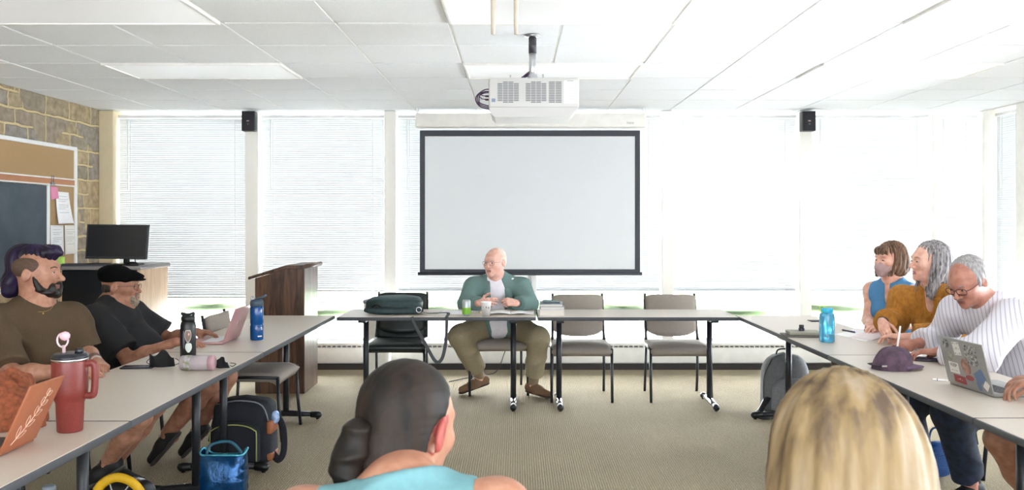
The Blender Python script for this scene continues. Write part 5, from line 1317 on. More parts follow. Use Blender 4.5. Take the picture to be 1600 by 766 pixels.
def strands(H, f=70, a=.003, wav=1.0):
    """hair relief: ridges running down the head"""
    def n(x, y, z):
        q = ((np.stack([x, y, z], 1)-H.c) @ H.R)/H.s; th = np.arctan2(q[:, 0], q[:, 1])
        return a*(np.sin(th*f+wav*3*np.sin(q[:, 2]*22)+2*np.sin(th*5))*.6+np.sin(th*f*.43+wav*4*np.sin(q[:, 2]*13+1)))
    return n

# ---- 1  person in the green blazer behind the front table
M_sk1 = skin_mat('skin_ruddy', '#e6b9a9', '#d9a292'); M_lip1 = flat('lip_ruddy', '#cf8f84', .4)
J = dict(pelvis=(-.16, 7.56, .56), neck=(-.175, 7.36, .985), sr=(-.375, 7.36, .915), sl=(.035, 7.38, .915), er=(-.425, 7.26, .775), el=(.10, 7.27, .775),
         wr=(-.315, 7.06, .80), wl=(.0, 7.06, .80), kr=(-.47, 7.09, .53), kl=(.175, 7.09, .52), ar=(-.315, 7.42, .13), al=(.135, 7.28, .10), tr=(-.46, 7.33, .045), tl=(.245, 7.16, .04))
B = Body(J, 1.04, 1.05, belly=.08); H = Head((-.19, 7.30, 1.125), headR((-.50, -.87), .03, .0), 1.0)
P = head_prims(H, B.J['neck'], 1.15, 1.1, nr=.06, cheeks=1.1, mouth_open=.0015)+B.torso()+B.arm('l')+B.arm('r')+B.leg('l')+B.leg('r')
P += hand_prims(J['wr'], (.75, -.35, .15), (.2, .75, -.3), True, (.35, .4, .45, .5), .98, thumb=(.9, .0))
P += hand_prims(J['wl'], (-.8, -.2, .15), (.1, .8, -.45), False, (.8, .85, .9, .95), .98, thumb=(.45, .55))
root = person((-.16, 7.5, 0), P, [M_sk1, M_lip1], 'older man with white hair and glasses in a green blazer, talking with raised hands', lips_sel(H))
eyes(H, root, '#4a5560'); M_wh = hair_mat('white_hair', '#f0e8de', '#cdb9a8'); brows(H, root, M_wh, .003)
glasses(H, root, flat('thin_metal', '#7d6a66', .3, metal=.6), .024, .016, .0012)
cloth('hair', root, [H.E((0, -.035, .040), (.079, .088, .082), .02), H.E((-.062, -.02, .01), (.022, .045, .04), .02), H.E((.062, -.02, .01), (.022, .045, .04), .02), H.E((0, -.085, .0), (.06, .035, .06), .02),
      H.E((0, .06, .075), (.07, .05, .055), .01, True)], M_wh, .004, 0, (), strands(H, 60, .002))
n_ = B.J['neck']
nc = [(n_+B.up*.03-B.fw*.05, unit(B.up*1+B.fw*.25))]
M_shirt = mat('white_shirt', '#eeeaf2', .8, var=.03, scale=50)
cloth('shirt', root, B.torso()+neck_hole(B, .064), M_shirt, .006, .012, (), folds(.003, 22, 3))
for q in (-1, 1):    # open collar
    c = n_+B.fw*.055; 
    cloth('collar', root, [cone(n_+B.rt*q*.055-B.fw*.02+B.up*.03, n_+B.rt*q*.035+B.fw*.085-B.up*.035, .017, .020, .01, None, (unit(B.fw+B.up*.2), .35)), cone(n_+B.rt*q*.035+B.fw*.082-B.up*.03, n_+B.rt*q*.055+B.fw*.105-B.up*.085, .020, .006, .01, None, (B.fw, .35))], M_shirt, .004)
M_blaz = mat('green_blazer', '#7a9794', .9, var=.05, scale=260, col2='#6b8884')
V0 = n_-B.up*.30+B.fw*.2
tors = B.torso()
jac = tors+B.sleeve('r', 1.84, .012, 1.0)+B.sleeve('l', 1.84, .012, 1.0)+[cone(B.J['pelvis']+B.rt*q*.15+B.up*.1, B.J['pelvis']+B.rt*q*.19-B.up*.08+B.fw*.06, .06, .05, .04) for q in (-1, 1)]
# the opening at the front is a wedge cut out of the jacket: neg ellipsoid down the middle
opn = [ell(n_-B.up*.05+B.fw*.125, (.060, .085, .17), B.R, .012, True), ell(n_-B.up*.33+B.fw*.20, (.07, .12, .24), B.R, .012, True)]
cloth('blazer', root, jac+opn+neck_hole(B, .066, .02), M_blaz, .006, .017, (), folds(.005, 15, 1))
for q in (-1, 1):    # lapels
    a = n_+B.rt*q*.074+B.up*.012+B.fw*.01; b = n_+B.rt*q*.10-B.up*.10+B.fw*.145; c = n_+B.rt*q*.085-B.up*.28+B.fw*.222
    cloth('lapel', root, [cone(a, b, .022, .034, .02, None, (unit(B.fw+B.rt*q*.3), .3)), cone(b, c, .034, .016, .02, None, (unit(B.fw+B.rt*q*.3), .3))], M_blaz, .005)
cloth('watch', root, [cone(B.J['wl']+unit(B.J['el']-B.J['wl'])*.012, B.J['wl']+unit(B.J['el']-B.J['wl'])*.028, .030, .031, .005)], flat('watch_steel', '#9a8f88', .3, metal=.6), .004)
M_khaki = mat('khaki_cotton', '#b0a284', .9, var=.05, scale=120, col2='#a09274')
cloth('trousers', root, [ell(B.J['pelvis']-B.up*.02, (.18, .14, .12), B.R, .05, False, (B.J['pelvis']+B.up*.07, B.up))]+B.trouser('r', 1.78, .018, 1.12, .012)+B.trouser('l', 1.80, .018, 1.12, .012), M_khaki, .006, 0, (), folds(.007, 13, 5))
M_suede = mat('brown_suede', '#8b6a50', .9, var=.08, scale=90); M_sole = flat('dark_sole', '#4a3a30', .8)
shoe(root, J['ar'], J['tr'], M_suede, M_sole); shoe(root, J['al'], J['tl'], M_suede, M_sole)
for q in 'lr': cloth('sock', root, [cone(B.J['a'+q], B.J['a'+q]+(B.J['k'+q]-B.J['a'+q])*.28, .041, .05, .01)], flat('beige_sock', '#a08b70', .9), .005)
def chair_for(x, y, face, label, src=None):
    """chair under somebody who faces along face"""
    return chair(x, y, math.atan2(face[0], -face[1]), label, src)
# ---- 2  person in the flat cap on the left
M_sk2 = skin_mat('skin_tan', '#c08a70', '#a46f58'); M_lip2 = flat('lip_tan', '#9c5f52', .4)
J = dict(pelvis=(-2.36, 5.26, .56), neck=(-2.475, 5.27, .965), sr=(-2.48, 5.07, .885), sl=(-2.45, 5.47, .885), er=(-2.25, 5.01, .665), el=(-2.22, 5.5, .72),
         wr=(-1.965, 4.98, .775), wl=(-1.99, 5.36, .785), kr=(-1.84, 5.14, .50), kl=(-1.82, 5.40, .50), ar=(-2.10, 5.2, .20), al=(-1.98, 5.37, .19), tr=(-2.19, 5.2, .045), tl=(-2.07, 5.37, .045))
B = Body(J, 1.12, 1.0, belly=.08); H = Head((-2.42, 5.28, 1.075), headR((1, .05), .02), 1.0)
P = head_prims(H, B.J['neck'], 1.0, 1.1, nr=.06)+B.torso()+B.arm('l', .95)+B.arm('r', .95)+B.leg('l')+B.leg('r')
P += hand_prims(J['wr'], (.9, .35, -.05), (0, .1, -1), True, (.25, .3, .35, .4), 1.0)+hand_prims(J['wl'], (.95, -.1, -.05), (0, 0, -1), False, (.3, .35, .4, .45), 1.0)
root = person((-2.4, 5.25, 0), P, [M_sk2, M_lip2], 'person in a black flat cap, glasses and black shirt typing on the pink laptop', lips_sel(H))
eyes(H, root); M_gb = hair_mat('grey_beard', '#b3a48c', '#77695a', scale=160); brows(H, root, M_gb, .003)
glasses(H, root, flat('brown_metal', '#5b4038', .3, metal=.5), .024, .016, .0014)
cloth('beard', root, [H.E((0, .058, -.100), (.044, .042, .032), .02), H.E((0, .090, -.098), (.026, .020, .024), .01), H.E((0, .100, -.052), (.027, .009, .006), .008), H.E((-.031, .077, -.075), (.014, .022, .026), .012), H.E((.031, .077, -.075), (.014, .022, .026), .012),
      H.E((0, .105, -.070), (.017, .016, .008), .004, True)], M_gb, .003, 0, (), folds(.0015, 160, 2))
cloth('hair', root, [H.E((0, -.05, -.01), (.074, .06, .05), .02)], hair_mat('dark_grey_hair', '#4a403a', '#2b2522'), .004, 0, (), strands(H, 70, .0015))
M_wool = mat('black_wool', '#0d0d0f', .95, var=.2, scale=200, spec=.1)
tl_ = math.radians(-8); ct = np.array([[1, 0, 0], [0, math.cos(tl_), -math.sin(tl_)], [0, math.sin(tl_), math.cos(tl_)]])
cloth('flat_cap', root, [H.E((0, -.015, .062), (.095, .122, .052), .03, False, ct), H.E((0, -.045, .080), (.088, .085, .045), .03), H.E((0, .075, .060), (.07, .062, .022), .03), H.E((0, -.025, .045), (.086, .107, .030), .02),
      H.E((0, .115, .041), (.062, .034, .0075), .012)], M_wool, .004, 0, (), folds(.002, 30, 7))
n_ = B.J['neck']; M_bs = mat('black_shirt', '#1d1e22', .85, var=.12, scale=160)
cloth('shirt', root, B.torso()+B.sleeve('r', .78, .018, 1.1, flare=.012)+B.sleeve('l', .78, .018, 1.1, flare=.012)+neck_hole(B, .068), M_bs, .006, .014, (), folds(.006, 14, 4))
cloth('collar', root, [cone(n_+B.rt*.055-B.up*.0, n_+B.rt*.03+B.fw*.085-B.up*.02, .028, .026, .01, None, (B.rt, .5)), cone(n_-B.rt*.055, n_-B.rt*.03+B.fw*.085-B.up*.02, .028, .026, .01, None, (B.rt, .5)), cone(n_-B.fw*.05-B.rt*.04+B.up*.015, n_-B.fw*.05+B.rt*.04+B.up*.015, .026, .026, .02)], M_bs, .004)
M_dk = mat('charcoal_cotton', '#1c1d22', .9, var=.1, scale=90)
cloth('shorts', root, [ell(B.J['pelvis']-B.up*.02, (.19, .15, .12), B.R, .05)]+B.trouser('r', .78, .02, 1.1)+B.trouser('l', .78, .02, 1.1), M_dk, .007, 0, (), folds(.006, 14, 8))
M_bk = flat('black_sneaker', '#141417', .7); M_bks = flat('sneaker_sole', '#55524f', .7)
shoe(root, J['ar'], J['tr'], M_bk, M_bks); shoe(root, J['al'], J['tl'], M_bk, M_bks)
# ---- 3  person with dark purple hair
M_sk3 = skin_mat('skin_olive', '#c39078', '#a8745c')
J = dict(pelvis=(-2.46, 4.38, .57), neck=(-2.43, 4.35, 1.05), sr=(-2.555, 4.20, .985), sl=(-2.315, 4.49, .97), er=(-2.36, 4.03, .755), el=(-2.25, 4.50, .79),
         wr=(-2.09, 4.03, .775), wl=(-2.08, 4.28, .775), kr=(-1.88, 4.30, .50), kl=(-1.92, 4.58, .50), ar=(-2.13, 4.5, .22), al=(-2.22, 4.72, .13), tr=(-2.25, 4.5, .10), tl=(-2.07, 4.74, .04))
B = Body(J, 1.02, 1.0, belly=.04); H = Head((-2.425, 4.37, 1.21), headR((1, .03), -.02), 1.07)
P = head_prims(H, B.J['neck'], 1.1, 1.0, nr=.056)+B.torso()+B.arm('l', 1.0)+B.arm('r', 1.02)+B.leg('l')+B.leg('r')
P += hand_prims(J['wr'], (.9, .1, -.1), (0, .2, -1), True)+hand_prims(J['wl'], (.65, -.7, -.12), (-.3, -.2, -1), False, (.5, .5, .55, .6))
root = person((-2.45, 4.35, 0), P, [M_sk3, M_lip2], 'person with dark purple swept hair, beard and brown t-shirt', lips_sel(H))
eyes(H, root); M_bd = hair_mat('black_beard', '#2b211d', '#120e0d', scale=160); brows(H, root, M_bd, .0042)
cloth('beard', root, [H.E((0, .050, -.092), (.053, .052, .034), .02), H.E((0, .087, -.100), (.028, .022, .024), .01), H.E((0, .101, -.052), (.028, .009, .006), .008), H.E((-.032, .079, -.075), (.015, .022, .028), .012), H.E((.032, .079, -.075), (.015, .022, .028), .012)]+
      [H.C((q*.066, .018, -.02), (q*.054, .035, -.075), .011, .020, .02) for q in (-1, 1)]+[H.E((0, .107, -.070), (.018, .017, .0085), .004, True)], M_bd, .003, 0, (), folds(.0012, 160, 2))
M_pu = hair_mat('purple_black_hair', '#2a1b42', '#0f0c12', (1, 1, .4), 16)
cloth('hair', root, [H.E((0, -.020, .075), (.058, .105, .062), .03), H.E((0, .062, .098), (.05, .042, .030), .03), H.E((0, -.085, .04), (.06, .055, .085), .04), H.E((0, -.122, -.045), (.055, .042, .055), .03), H.E((0, -.125, -.085), (.048, .038, .032), .02), H.C((0, .09, .105), (0, .112, .092), .022, .012, .02)], M_pu, .004, 0, (), strands(H, 40, .0022))
cloth('hair_sides', root, [H.E((0, -.020, .030), (.0885, .098, .066), .02), H.E((0, .098, .02), (.1, .05, .12), .01, True), H.E((0, -.010, -.030), (.12, .024, .046), .008, True)], mat('shaved_stubble', '#6a5040', .8, col2='#4a372c', scale=220), .004)
n_ = B.J['neck']; M_br = mat('olive_brown_cotton', '#56432d', .92, var=.08, scale=140)
cloth('t_shirt', root, B.torso()+B.sleeve('r', .86, .016, 1.08, flare=.008)+B.sleeve('l', .86, .016, 1.08, flare=.008)+neck_hole(B, .066, .022), M_br, .006, .015, (), folds(.007, 12, 9))
m = MB(); pc = [Vector(n_+B.rt*.075*math.cos(a)+B.fw*(.03+.075*math.sin(a))+B.up*(.035-.055*math.sin(a))) for a in [PI*i/12 for i in range(13)]]
m.tube(pc, .0012, 5); p = pc[6]; m.lathe([(0, -.009), (.005, 0), (0, .006)], p-Vector((0, 0, .008)), 8); m.build('necklace', flat('gold', '#c9a25a', .3, metal=.8), root)
cloth('tattoo', root, [ell(B.J['wl']+(B.J['el']-B.J['wl'])*.22, (.0335, .0335, .05), frame(B.J['el']-B.J['wl'])[:, [0, 2, 1]], .01, False)], mat('tattoo_ink', '#7f5f54', .6, col2='#3e3236', scale=55), .004)
cloth('wrist_band', root, [cone(B.J['wl']+(B.J['el']-B.J['wl'])*.02, B.J['wl']+(B.J['el']-B.J['wl'])*.05, .028, .028, .004)], flat('pale_band', '#d8d2cc', .6), .004)
cloth('shorts', root, [ell(B.J['pelvis']-B.up*.02, (.19, .15, .12), B.R, .05)]+B.trouser('r', .78, .02, 1.1)+B.trouser('l', .78, .02, 1.1), M_dk, .007)
shoe(root, J['ar'], J['tr'], M_bk, M_bks); shoe(root, J['al'], J['tl'], M_bk, M_bks)
# ---- 4  person with brown bob and mask
M_sk4 = skin_mat('skin_fair', '#e6b9a6', '#d39c88'); M_lip4 = flat('lip_rose', '#c2767a', .4)
J = dict(pelvis=(2.66, 6.05, .56), neck=(2.60, 5.98, 1.055), sr=(2.50, 6.09, .99), sl=(2.69, 5.86, .985), er=(2.455, 6.06, .775), el=(2.62, 5.74, .79),
         wr=(2.38, 5.80, .785), wl=(2.42, 5.62, .79), kr=(2.22, 5.86, .50), kl=(2.28, 5.70, .50), ar=(2.3, 5.9, .1), al=(2.36, 5.72, .1), tr=(2.16, 5.84, .04), tl=(2.22, 5.66, .04))
B = Body(J, .86, .95, True); H = Head((2.565, 5.955, 1.205), headR((-.93, -.38), .02, .0), .97)
P = head_prims(H, B.J['neck'], .9, .85, True, .047)+B.torso()+B.arm('l')+B.arm('r')+B.leg('l')+B.leg('r')
P += hand_prims(J['wr'], (-.5, -.8, -.05), (0, 0, -1), True, s=.9)+hand_prims(J['wl'], (-.9, .2, -.05), (0, 0, -1), False, s=.9)
root = person((2.62, 6.0, 0), P, [M_sk4, M_lip4], 'person with a brown bob, pale pink face mask and blue sleeveless top', lips_sel(H))
eyes(H, root); M_bb = hair_mat('brown_bob', '#8f6f58', '#4f3a2e', c3='#6f5442'); brows(H, root, M_bb, .003)
cloth('face_mask', root, [H.E((0, .045, -.055), (.066, .062, .058), .02), H.E((0, .098, -.050), (.026, .032, .030), .03), H.E((0, .07, -.095), (.035, .035, .025), .02), H.E((0, .03, .03), (.12, .12, .048), .006, True), H.E((0, -.05, -.04), (.12, .075, .12), .01, True)], mat('dusty_pink_cloth', '#cdb0b2', .9, var=.04, scale=60), .004)
for q in (-1, 1): MB().tube(smooth_path([Vector(H.p(q*.064, .03, -.03)), Vector(H.p(q*.078, .0, -.0)), Vector(H.p(q*.078, .0, -.05))], 4), .0015, 6).build('mask_loop', flat('loop_dark', '#55453f', .8), root)
cloth('hair', root, [H.E((0, -.03, .042), (.092, .102, .092), .02), H.E((-.062, -.035, -.03), (.042, .070, .085), .03), H.E((.062, -.035, -.03), (.042, .070, .085), .03), H.E((0, -.085, -.035), (.085, .052, .08), .03),
      H.E((0, .070, .062), (.060, .032, .034), .02), H.C((.068, .02, -.06), (.058, .058, -.105), .026, .012, .02), H.C((-.068, .02, -.06), (-.058, .058, -.105), .026, .012, .02), H.E((0, .085, -.055), (.056, .07, .095), .012, True)], M_bb, .004, 0, (), strands(H, 44, .005))
n_ = B.J['neck']; M_bl = mat('blue_cotton', '#5c9fd6', .9, var=.06, scale=120)
cloth('sleeveless_top', root, B.torso()+[ell(n_-B.up*.05+B.fw*.115, (.018, .05, .09), B.R, .01, True)]+neck_hole(B, .075, .02), M_bl, .005, .013, [(B.J['sr']-B.rt*.012, unit(B.rt)), (B.J['sl']+B.rt*.012, -unit(B.rt))], folds(.004, 16, 3))
M_mv = mat('mauve_trousers', '#6a5552', .9, var=.08, scale=90)
cloth('trousers', root, [ell(B.J['pelvis']-B.up*.02, (.16, .13, .12), B.R, .05)]+B.trouser('r', 1.85, .018, 1.1)+B.trouser('l', 1.85, .018, 1.1), M_mv, .007)
shoe(root, J['ar'], J['tr'], M_bk, M_bks); shoe(root, J['al'], J['tl'], M_bk, M_bks)
# ---- 5  person in the mustard jacket
J = dict(pelvis=(2.74, 5.38, .56), neck=(2.57, 5.32, 1.065), sr=(2.445, 5.48, .985), sl=(2.665, 5.17, .985), er=(2.395, 5.50, .82), el=(2.52, 5.00, .80),
         wr=(2.225, 5.27, .86), wl=(2.27, 5.07, .79), kr=(2.25, 5.40, .5), kl=(2.25, 5.15, .5), ar=(2.33, 5.45, .1), al=(2.35, 5.2, .1), tr=(2.2, 5.42, .04), tl=(2.22, 5.18, .04))
B = Body(J, .98, 1.0, True, belly=.03); H = Head((2.525, 5.30, 1.222), headR((-1, -.06), -.03), 1.0)
P = head_prims(H, B.J['neck'], 1.0, .9, True, .050)+B.torso()+B.arm('l')+B.arm('r')+B.leg('l')+B.leg('r')
P += hand_prims(J['wr'], (-.15, -.75, -.45), (.6, .1, -.8), True, (.3, .35, .4, .4), .92)+hand_prims(J['wl'], (-.75, .6, .05), (0, 0, -1), False, (.35, .4, .4, .45), .92)
root = person((2.6, 5.3, 0), P, [M_sk4, M_lip4], 'person with long grey hair and a mustard jacket, arms crossed on the table', lips_sel(H))
eyes(H, root); M_gh = hair_mat('grey_hair', '#b9b5b8', '#65605f', c3='#8e8a8c'); brows(H, root, flat('dark_brow', '#4a3f3c', .8), .003)
cloth('hair', root, [H.E((0, -.03, .042), (.088, .100, .090), .02), H.E((-.064, -.03, -.02), (.036, .062, .09), .03), H.E((.064, -.03, -.02), (.036, .062, .09), .03), H.E((0, -.08, -.05), (.08, .052, .11), .03),
      H.C((-.072, -.02, -.05), (-.075, .02, -.19), .040, .022, .03), H.C((.072, -.02, -.05), (.068, .02, -.19), .040, .024, .03), H.C((0, -.09, -.08), (0, -.07, -.17), .05, .035, .03), H.C((-.03, .0, -.165), (-.075, .025, -.215), .028, .012, .02),
      H.E((0, .098, -.03), (.060, .072, .125), .012, True)], M_gh, .004, 0, (), strands(H, 40, .005))
n_ = B.J['neck']; M_mu = mat('mustard_corduroy', '#cb8a36', .92, col2='#b0742a', scale=60, stretch=(1, 1, .6))
cloth('jacket', root, B.torso()+B.sleeve('r', 1.72, .016, 1.05, flare=.012)+B.sleeve('l', 1.72, .018, 1.08, flare=.012)+[ell(n_-B.up*.02+B.fw*.13, (.035, .07, .11), B.R, .012, True)]+neck_hole(B, .070, .02), M_mu, .005, .017, (), folds(.007, 13, 6))
for q in (-1, 1): cloth('collar', root, [cone(n_+B.rt*q*.07-B.fw*.02+B.up*.012, n_+B.rt*q*.06+B.fw*.09-B.up*.06, .030, .030, .02, None, (unit(B.fw+B.rt*q*.4), .35)), cone(n_+B.rt*q*.06+B.fw*.09-B.up*.06, n_+B.rt*q*.02+B.fw*.13-B.up*.15, .028, .012, .02, None, (unit(B.fw+B.rt*q*.4), .35))], M_mu, .004)
cloth('pocket_flap', root, [ell(n_-B.rt*.085+B.fw*.145-B.up*.16, (.042, .014, .024), B.R, .01)], M_mu, .004)
d = unit(B.J['er']-B.J['wr']); wc = B.J['wr']+d*.02
cloth('watch', root, [cone(wc, wc+d*.018, .030, .031, .004)], flat('dark_band', '#4c4540', .5), .004)
fc = Vector(wc+d*.009+V(-.75, -.55, .30)/np.linalg.norm(V(-.75, -.55, .30))*.030); nd = Vector((-.75, -.55, .30)).normalized()
MB().tube([fc-nd*.004, fc+nd*.007], .019, 20).build('watch_case', flat('gunmetal', '#6f6a66', .3, metal=.6), root)
MB().tube([fc+nd*.0071, fc+nd*.008], .0145, 20).build('watch_face', flat('watch_dial', '#b9b4ae', .3), root)
cloth('trousers', root, [ell(B.J['pelvis']-B.up*.02, (.18, .15, .12), B.R, .05)]+B.trouser('r', 1.85, .018, 1.1)+B.trouser('l', 1.85, .018, 1.1), M_dk, .007)
shoe(root, J['ar'], J['tr'], M_bk, M_bks); shoe(root, J['al'], J['tl'], M_bk, M_bks)
# ---- 6  person writing
M_sk6 = skin_mat('skin_rosy', '#cf9480', '#b6776480'[:7])
J = dict(pelvis=(2.80, 4.66, .56), neck=(2.505, 4.61, 1.03), sr=(2.44, 4.81, .975), sl=(2.53, 4.41, .985), er=(2.43, 4.96, .79), el=(2.29, 4.28, .80),
         wr=(2.235, 4.86, .78), wl=(2.20, 4.50, .79), kr=(2.12, 4.74, .51), kl=(2.17, 4.32, .51), ar=(2.25, 4.8, .11), al=(2.32, 4.42, .12), tr=(2.10, 4.8, .04), tl=(2.19, 4.36, .04))
B = Body(J, 1.06, 1.0, belly=.05); H = Head((2.375, 4.56, 1.155), headR((-.88, -.45), .52, .0), 1.03)
P = head_prims(H, B.J['neck'], 1.05, 1.0, nr=.058)+B.torso()+B.arm('l')+B.arm('r')+B.leg('l')+B.leg('r')
P += hand_prims(J['wr'], (-.92, -.1, .0), (0, .45, -.9), True, (.55, .6, .7, .75), 1.0, thumb=(.35, .5))+hand_prims(J['wl'], (-.75, .5, -.05), (0, 0, -1), False)
root = person((2.6, 4.6, 0), P, [M_sk6, M_lip2], 'grey-haired person in glasses and striped white shirt bent over writing', lips_sel(H))
eyes(H, root); M_sg2 = hair_mat('silver_hair', '#c3bfc2', '#88827f'); brows(H, root, M_sg2, .0035)
glasses(H, root, flat('tortoise_frame', '#5c2f2a', .3), .026, .017, .0022)
cloth('hair', root, [H.E((0, -.032, .040), (.084, .092, .084), .02), H.E((-.064, -.018, .008), (.024, .05, .042), .02), H.E((.064, -.018, .008), (.024, .05, .042), .02), H.E((0, -.085, .0), (.064, .042, .07), .02),
      H.E((0, .068, .072), (.075, .055, .062), .01, True)], M_sg2, .004, 0, (), strands(H, 50, .0018))
cloth('beard', root, [H.E((0, .062, -.100), (.034, .032, .022), .02), H.E((0, .099, -.052), (.022, .007, .005), .006)], hair_mat('short_grey_beard', '#b8a59a', '#958278', scale=160), .003, 0, (), folds(.001, 160, 2))
n_ = B.J['neck']
def stripe_mat(name, base, line):
    m = bpy.data.materials.new(name); m.use_nodes = True; n, l = m.node_tree.nodes, m.node_tree.links; b = n['Principled BSDF']; b.inputs['Roughness'].default_value = .85
    t = n.new('ShaderNodeTexCoord'); w = n.new('ShaderNodeTexWave'); w.bands_direction = 'DIAGONAL'; w.inputs['Scale'].default_value = 24; w.inputs['Distortion'].default_value = .3; w.inputs['Detail Scale'].default_value = .3
    mp = n.new('ShaderNodeMapping'); mp.inputs['Scale'].default_value = (1, -.7, .25)
    rp = n.new('ShaderNodeValToRGB'); rp.color_ramp.elements[0].position = .08; rp.color_ramp.elements[1].position = .24
    rp.color_ramp.elements[0].color = (*hx(line), 1); rp.color_ramp.elements[1].color = (*hx(base), 1)
    l.new(t.outputs['Object'], mp.inputs[0]); l.new(mp.outputs[0], w.inputs[0]); l.new(w.outputs['Fac'], rp.inputs[0]); l.new(rp.outputs[0], b.inputs['Base Color']); return m
M_st = stripe_mat('striped_shirt', '#dad7de', '#b4afbd')
cloth('striped_shirt', root, B.torso()+B.sleeve('r', 1.72, .018, 1.05, flare=.008)+B.sleeve('l', 1.72, .022, 1.1, flare=.010)+neck_hole(B, .068, .015), M_st, .005, .017, (), folds(.008, 12, 11))
cloth('collar', root, [cone(n_-B.fw*.055-B.rt*.05+B.up*.015, n_-B.fw*.055+B.rt*.05+B.up*.015, .026, .026, .02), cone(n_-B.rt*.065-B.fw*.03+B.up*.012, n_-B.rt*.045+B.fw*.075-B.up*.02, .026, .022, .02), cone(n_+B.rt*.065-B.fw*.03+B.up*.012, n_+B.rt*.045+B.fw*.075-B.up*.02, .026, .022, .02)], M_st, .004)
M_jn = mat('dark_denim', '#1d2f4a', .85, col2='#141c2c', scale=30, detail=6)
cloth('jeans', root, [ell(B.J['pelvis']-B.up*.02, (.19, .15, .12), B.R, .05)]+B.trouser('r', 1.88, .02, 1.12)+B.trouser('l', 1.88, .02, 1.12), M_jn, .006, 0, (), folds(.007, 14, 12))
shoe(root, J['ar'], J['tr'], M_bk, M_bks); shoe(root, J['al'], J['tl'], M_bk, M_bks)
hd = B.J['wr']+V(-.105, -.02, .0)
pen(hd+V(-.008, -.012, -.03), hd+V(.012, -.012, .105), .0052, M_paper, 'white pen held upright in the writing hand')
# ---- 7  person at the right edge, only an arm and a leg in view
J = dict(pelvis=(2.86, 3.62, .56), neck=(2.74, 3.56, 1.06), sr=(2.72, 3.76, .98), sl=(2.72, 3.37, .98), er=(2.52, 3.80, .78), el=(2.42, 3.36, .86),
         wr=(2.25, 3.74, .79), wl=(2.125, 3.50, .825), kr=(2.10, 3.76, .52), kl=(2.16, 3.42, .52), ar=(2.36, 3.8, .11), al=(2.36, 3.46, .11), tr=(2.22, 3.8, .04), tl=(2.22, 3.46, .04))
B = Body(J, 1.05, 1.0); H = Head((2.70, 3.56, 1.22), headR((-1, .05), .2), 1.0)
P = head_prims(H, B.J['neck'])+B.torso()+B.arm('l')+B.arm('r')+B.leg('l')+B.leg('r')
P += hand_prims(J['wl'], (-.88, .30, -.22), (-.2, 0, -1), False, (.45, .45, .5, .5), 1.0)+hand_prims(J['wr'], (-.9, -.1, -.05), (0, 0, -1), True)
root = person((2.8, 3.6, 0), P, [M_sk3, M_lip2], 'person cut off by the right edge, typing hand on the sticker-covered laptop', lips_sel(H), .005)
eyes(H, root); cloth('hair', root, [H.E((0, -.03, .045), (.084, .098, .084), .02), H.E((0, .075, .06), (.08, .05, .06), .01, True)], M_bd, .006)
cloth('t_shirt', root, B.torso()+B.sleeve('r', .8, .02, 1.1, flare=.015)+B.sleeve('l', .8, .02, 1.1, flare=.015)+neck_hole(B), M_dk, .007, .015)
cloth('shorts', root, [ell(B.J['pelvis']-B.up*.02, (.18, .14, .12), B.R, .05)]+B.trouser('r', .72, .02, 1.1)+B.trouser('l', .72, .02, 1.1), M_dk, .007)
shoe(root, J['ar'], J['tr'], M_bk, M_bks); shoe(root, J['al'], J['tl'], M_bk, M_bks)
# ---- 8  foreground, brown hair in a low bun
J = dict(pelvis=(-.18, 1.30, .56), neck=(-.21, 1.57, .975), sr=(-.035, 1.53, .955), sl=(-.385, 1.56, .93), er=(.04, 1.70, .70), el=(-.46, 1.72, .70),
         wr=(-.08, 1.92, .70), wl=(-.32, 1.93, .70), kr=(-.06, 1.78, .50), kl=(-.30, 1.78, .50), ar=(-.05, 1.75, .1), al=(-.3, 1.75, .1), tr=(-.04, 1.9, .04), tl=(-.3, 1.9, .04))
B = Body(J, .98, 1.0, True); H = Head((-.212, 1.70, 1.070), headR((.50, .87), .18, .04), 1.0)
M_sk8 = skin_mat('skin_warm', '#d09a80', '#bd8268')
def ear_red(q, c, r): r[(q[:, 0] > .072) & (q[:, 1] < .02) & (q[:, 1] > -.035) & (q[:, 2] < .03) & (q[:, 2] > -.045)] = 2; return r
P = head_prims(H, B.J['neck'], nr=.055)+B.torso()+B.arm('l', 1.05)+B.arm('r', 1.05)+B.leg('l')+B.leg('r')
P += hand_prims(J['wr'], (-.7, .7, 0), (0, 0, -1), True, s=.92)+hand_prims(J['wl'], (.7, .7, 0), (0, 0, -1), False, s=.92)
root = person((-.2, 1.45, 0), P, [M_sk8, M_lip4, skin_mat('flushed_ear', '#c2625a', '#a84f48')], 'person seen from behind with brown hair in a low bun and turquoise top', lips_sel(H, ear_red), .0045)
eyes(H, root)
M_dh = hair_mat('dark_brown_hair', '#2e2119', '#0f0b09', (1, .5, .3), 26, .6, '#1d1510')
def pull(x, y, z):
    q = ((np.stack([x, y, z], 1)-H.c) @ H.R)/H.s; d = q-np.array([-.012, -.115, -.035])   # combed towards the bun
    th = np.arctan2(d[:, 0], d[:, 2]); return .0006*np.sin(th*46+2*np.sin(np.linalg.norm(d, axis=1)*30))+.0004*np.sin(th*91)
cloth('hair', root, [H.E((0, -.022, .036), (.086, .106, .092), .02), H.E((0, -.04, -.03), (.078, .078, .07), .03), H.E((0, -.075, -.062), (.055, .045, .04), .03), H.E((0, -.064, -.094), (.060, .052, .034), .03),
      H.E((.07, .075, .0), (.05, .07, .075), .02, True), H.E((-.07, .075, .0), (.05, .07, .075), .02, True), H.E((0, .11, -.01), (.09, .05, .09), .02, True), H.E((.085, -.002, -.025), (.03, .034, .048), .012, True), H.E((-.085, -.002, -.025), (.03, .034, .048), .012, True)], M_dh, .0045, 0, (), pull)
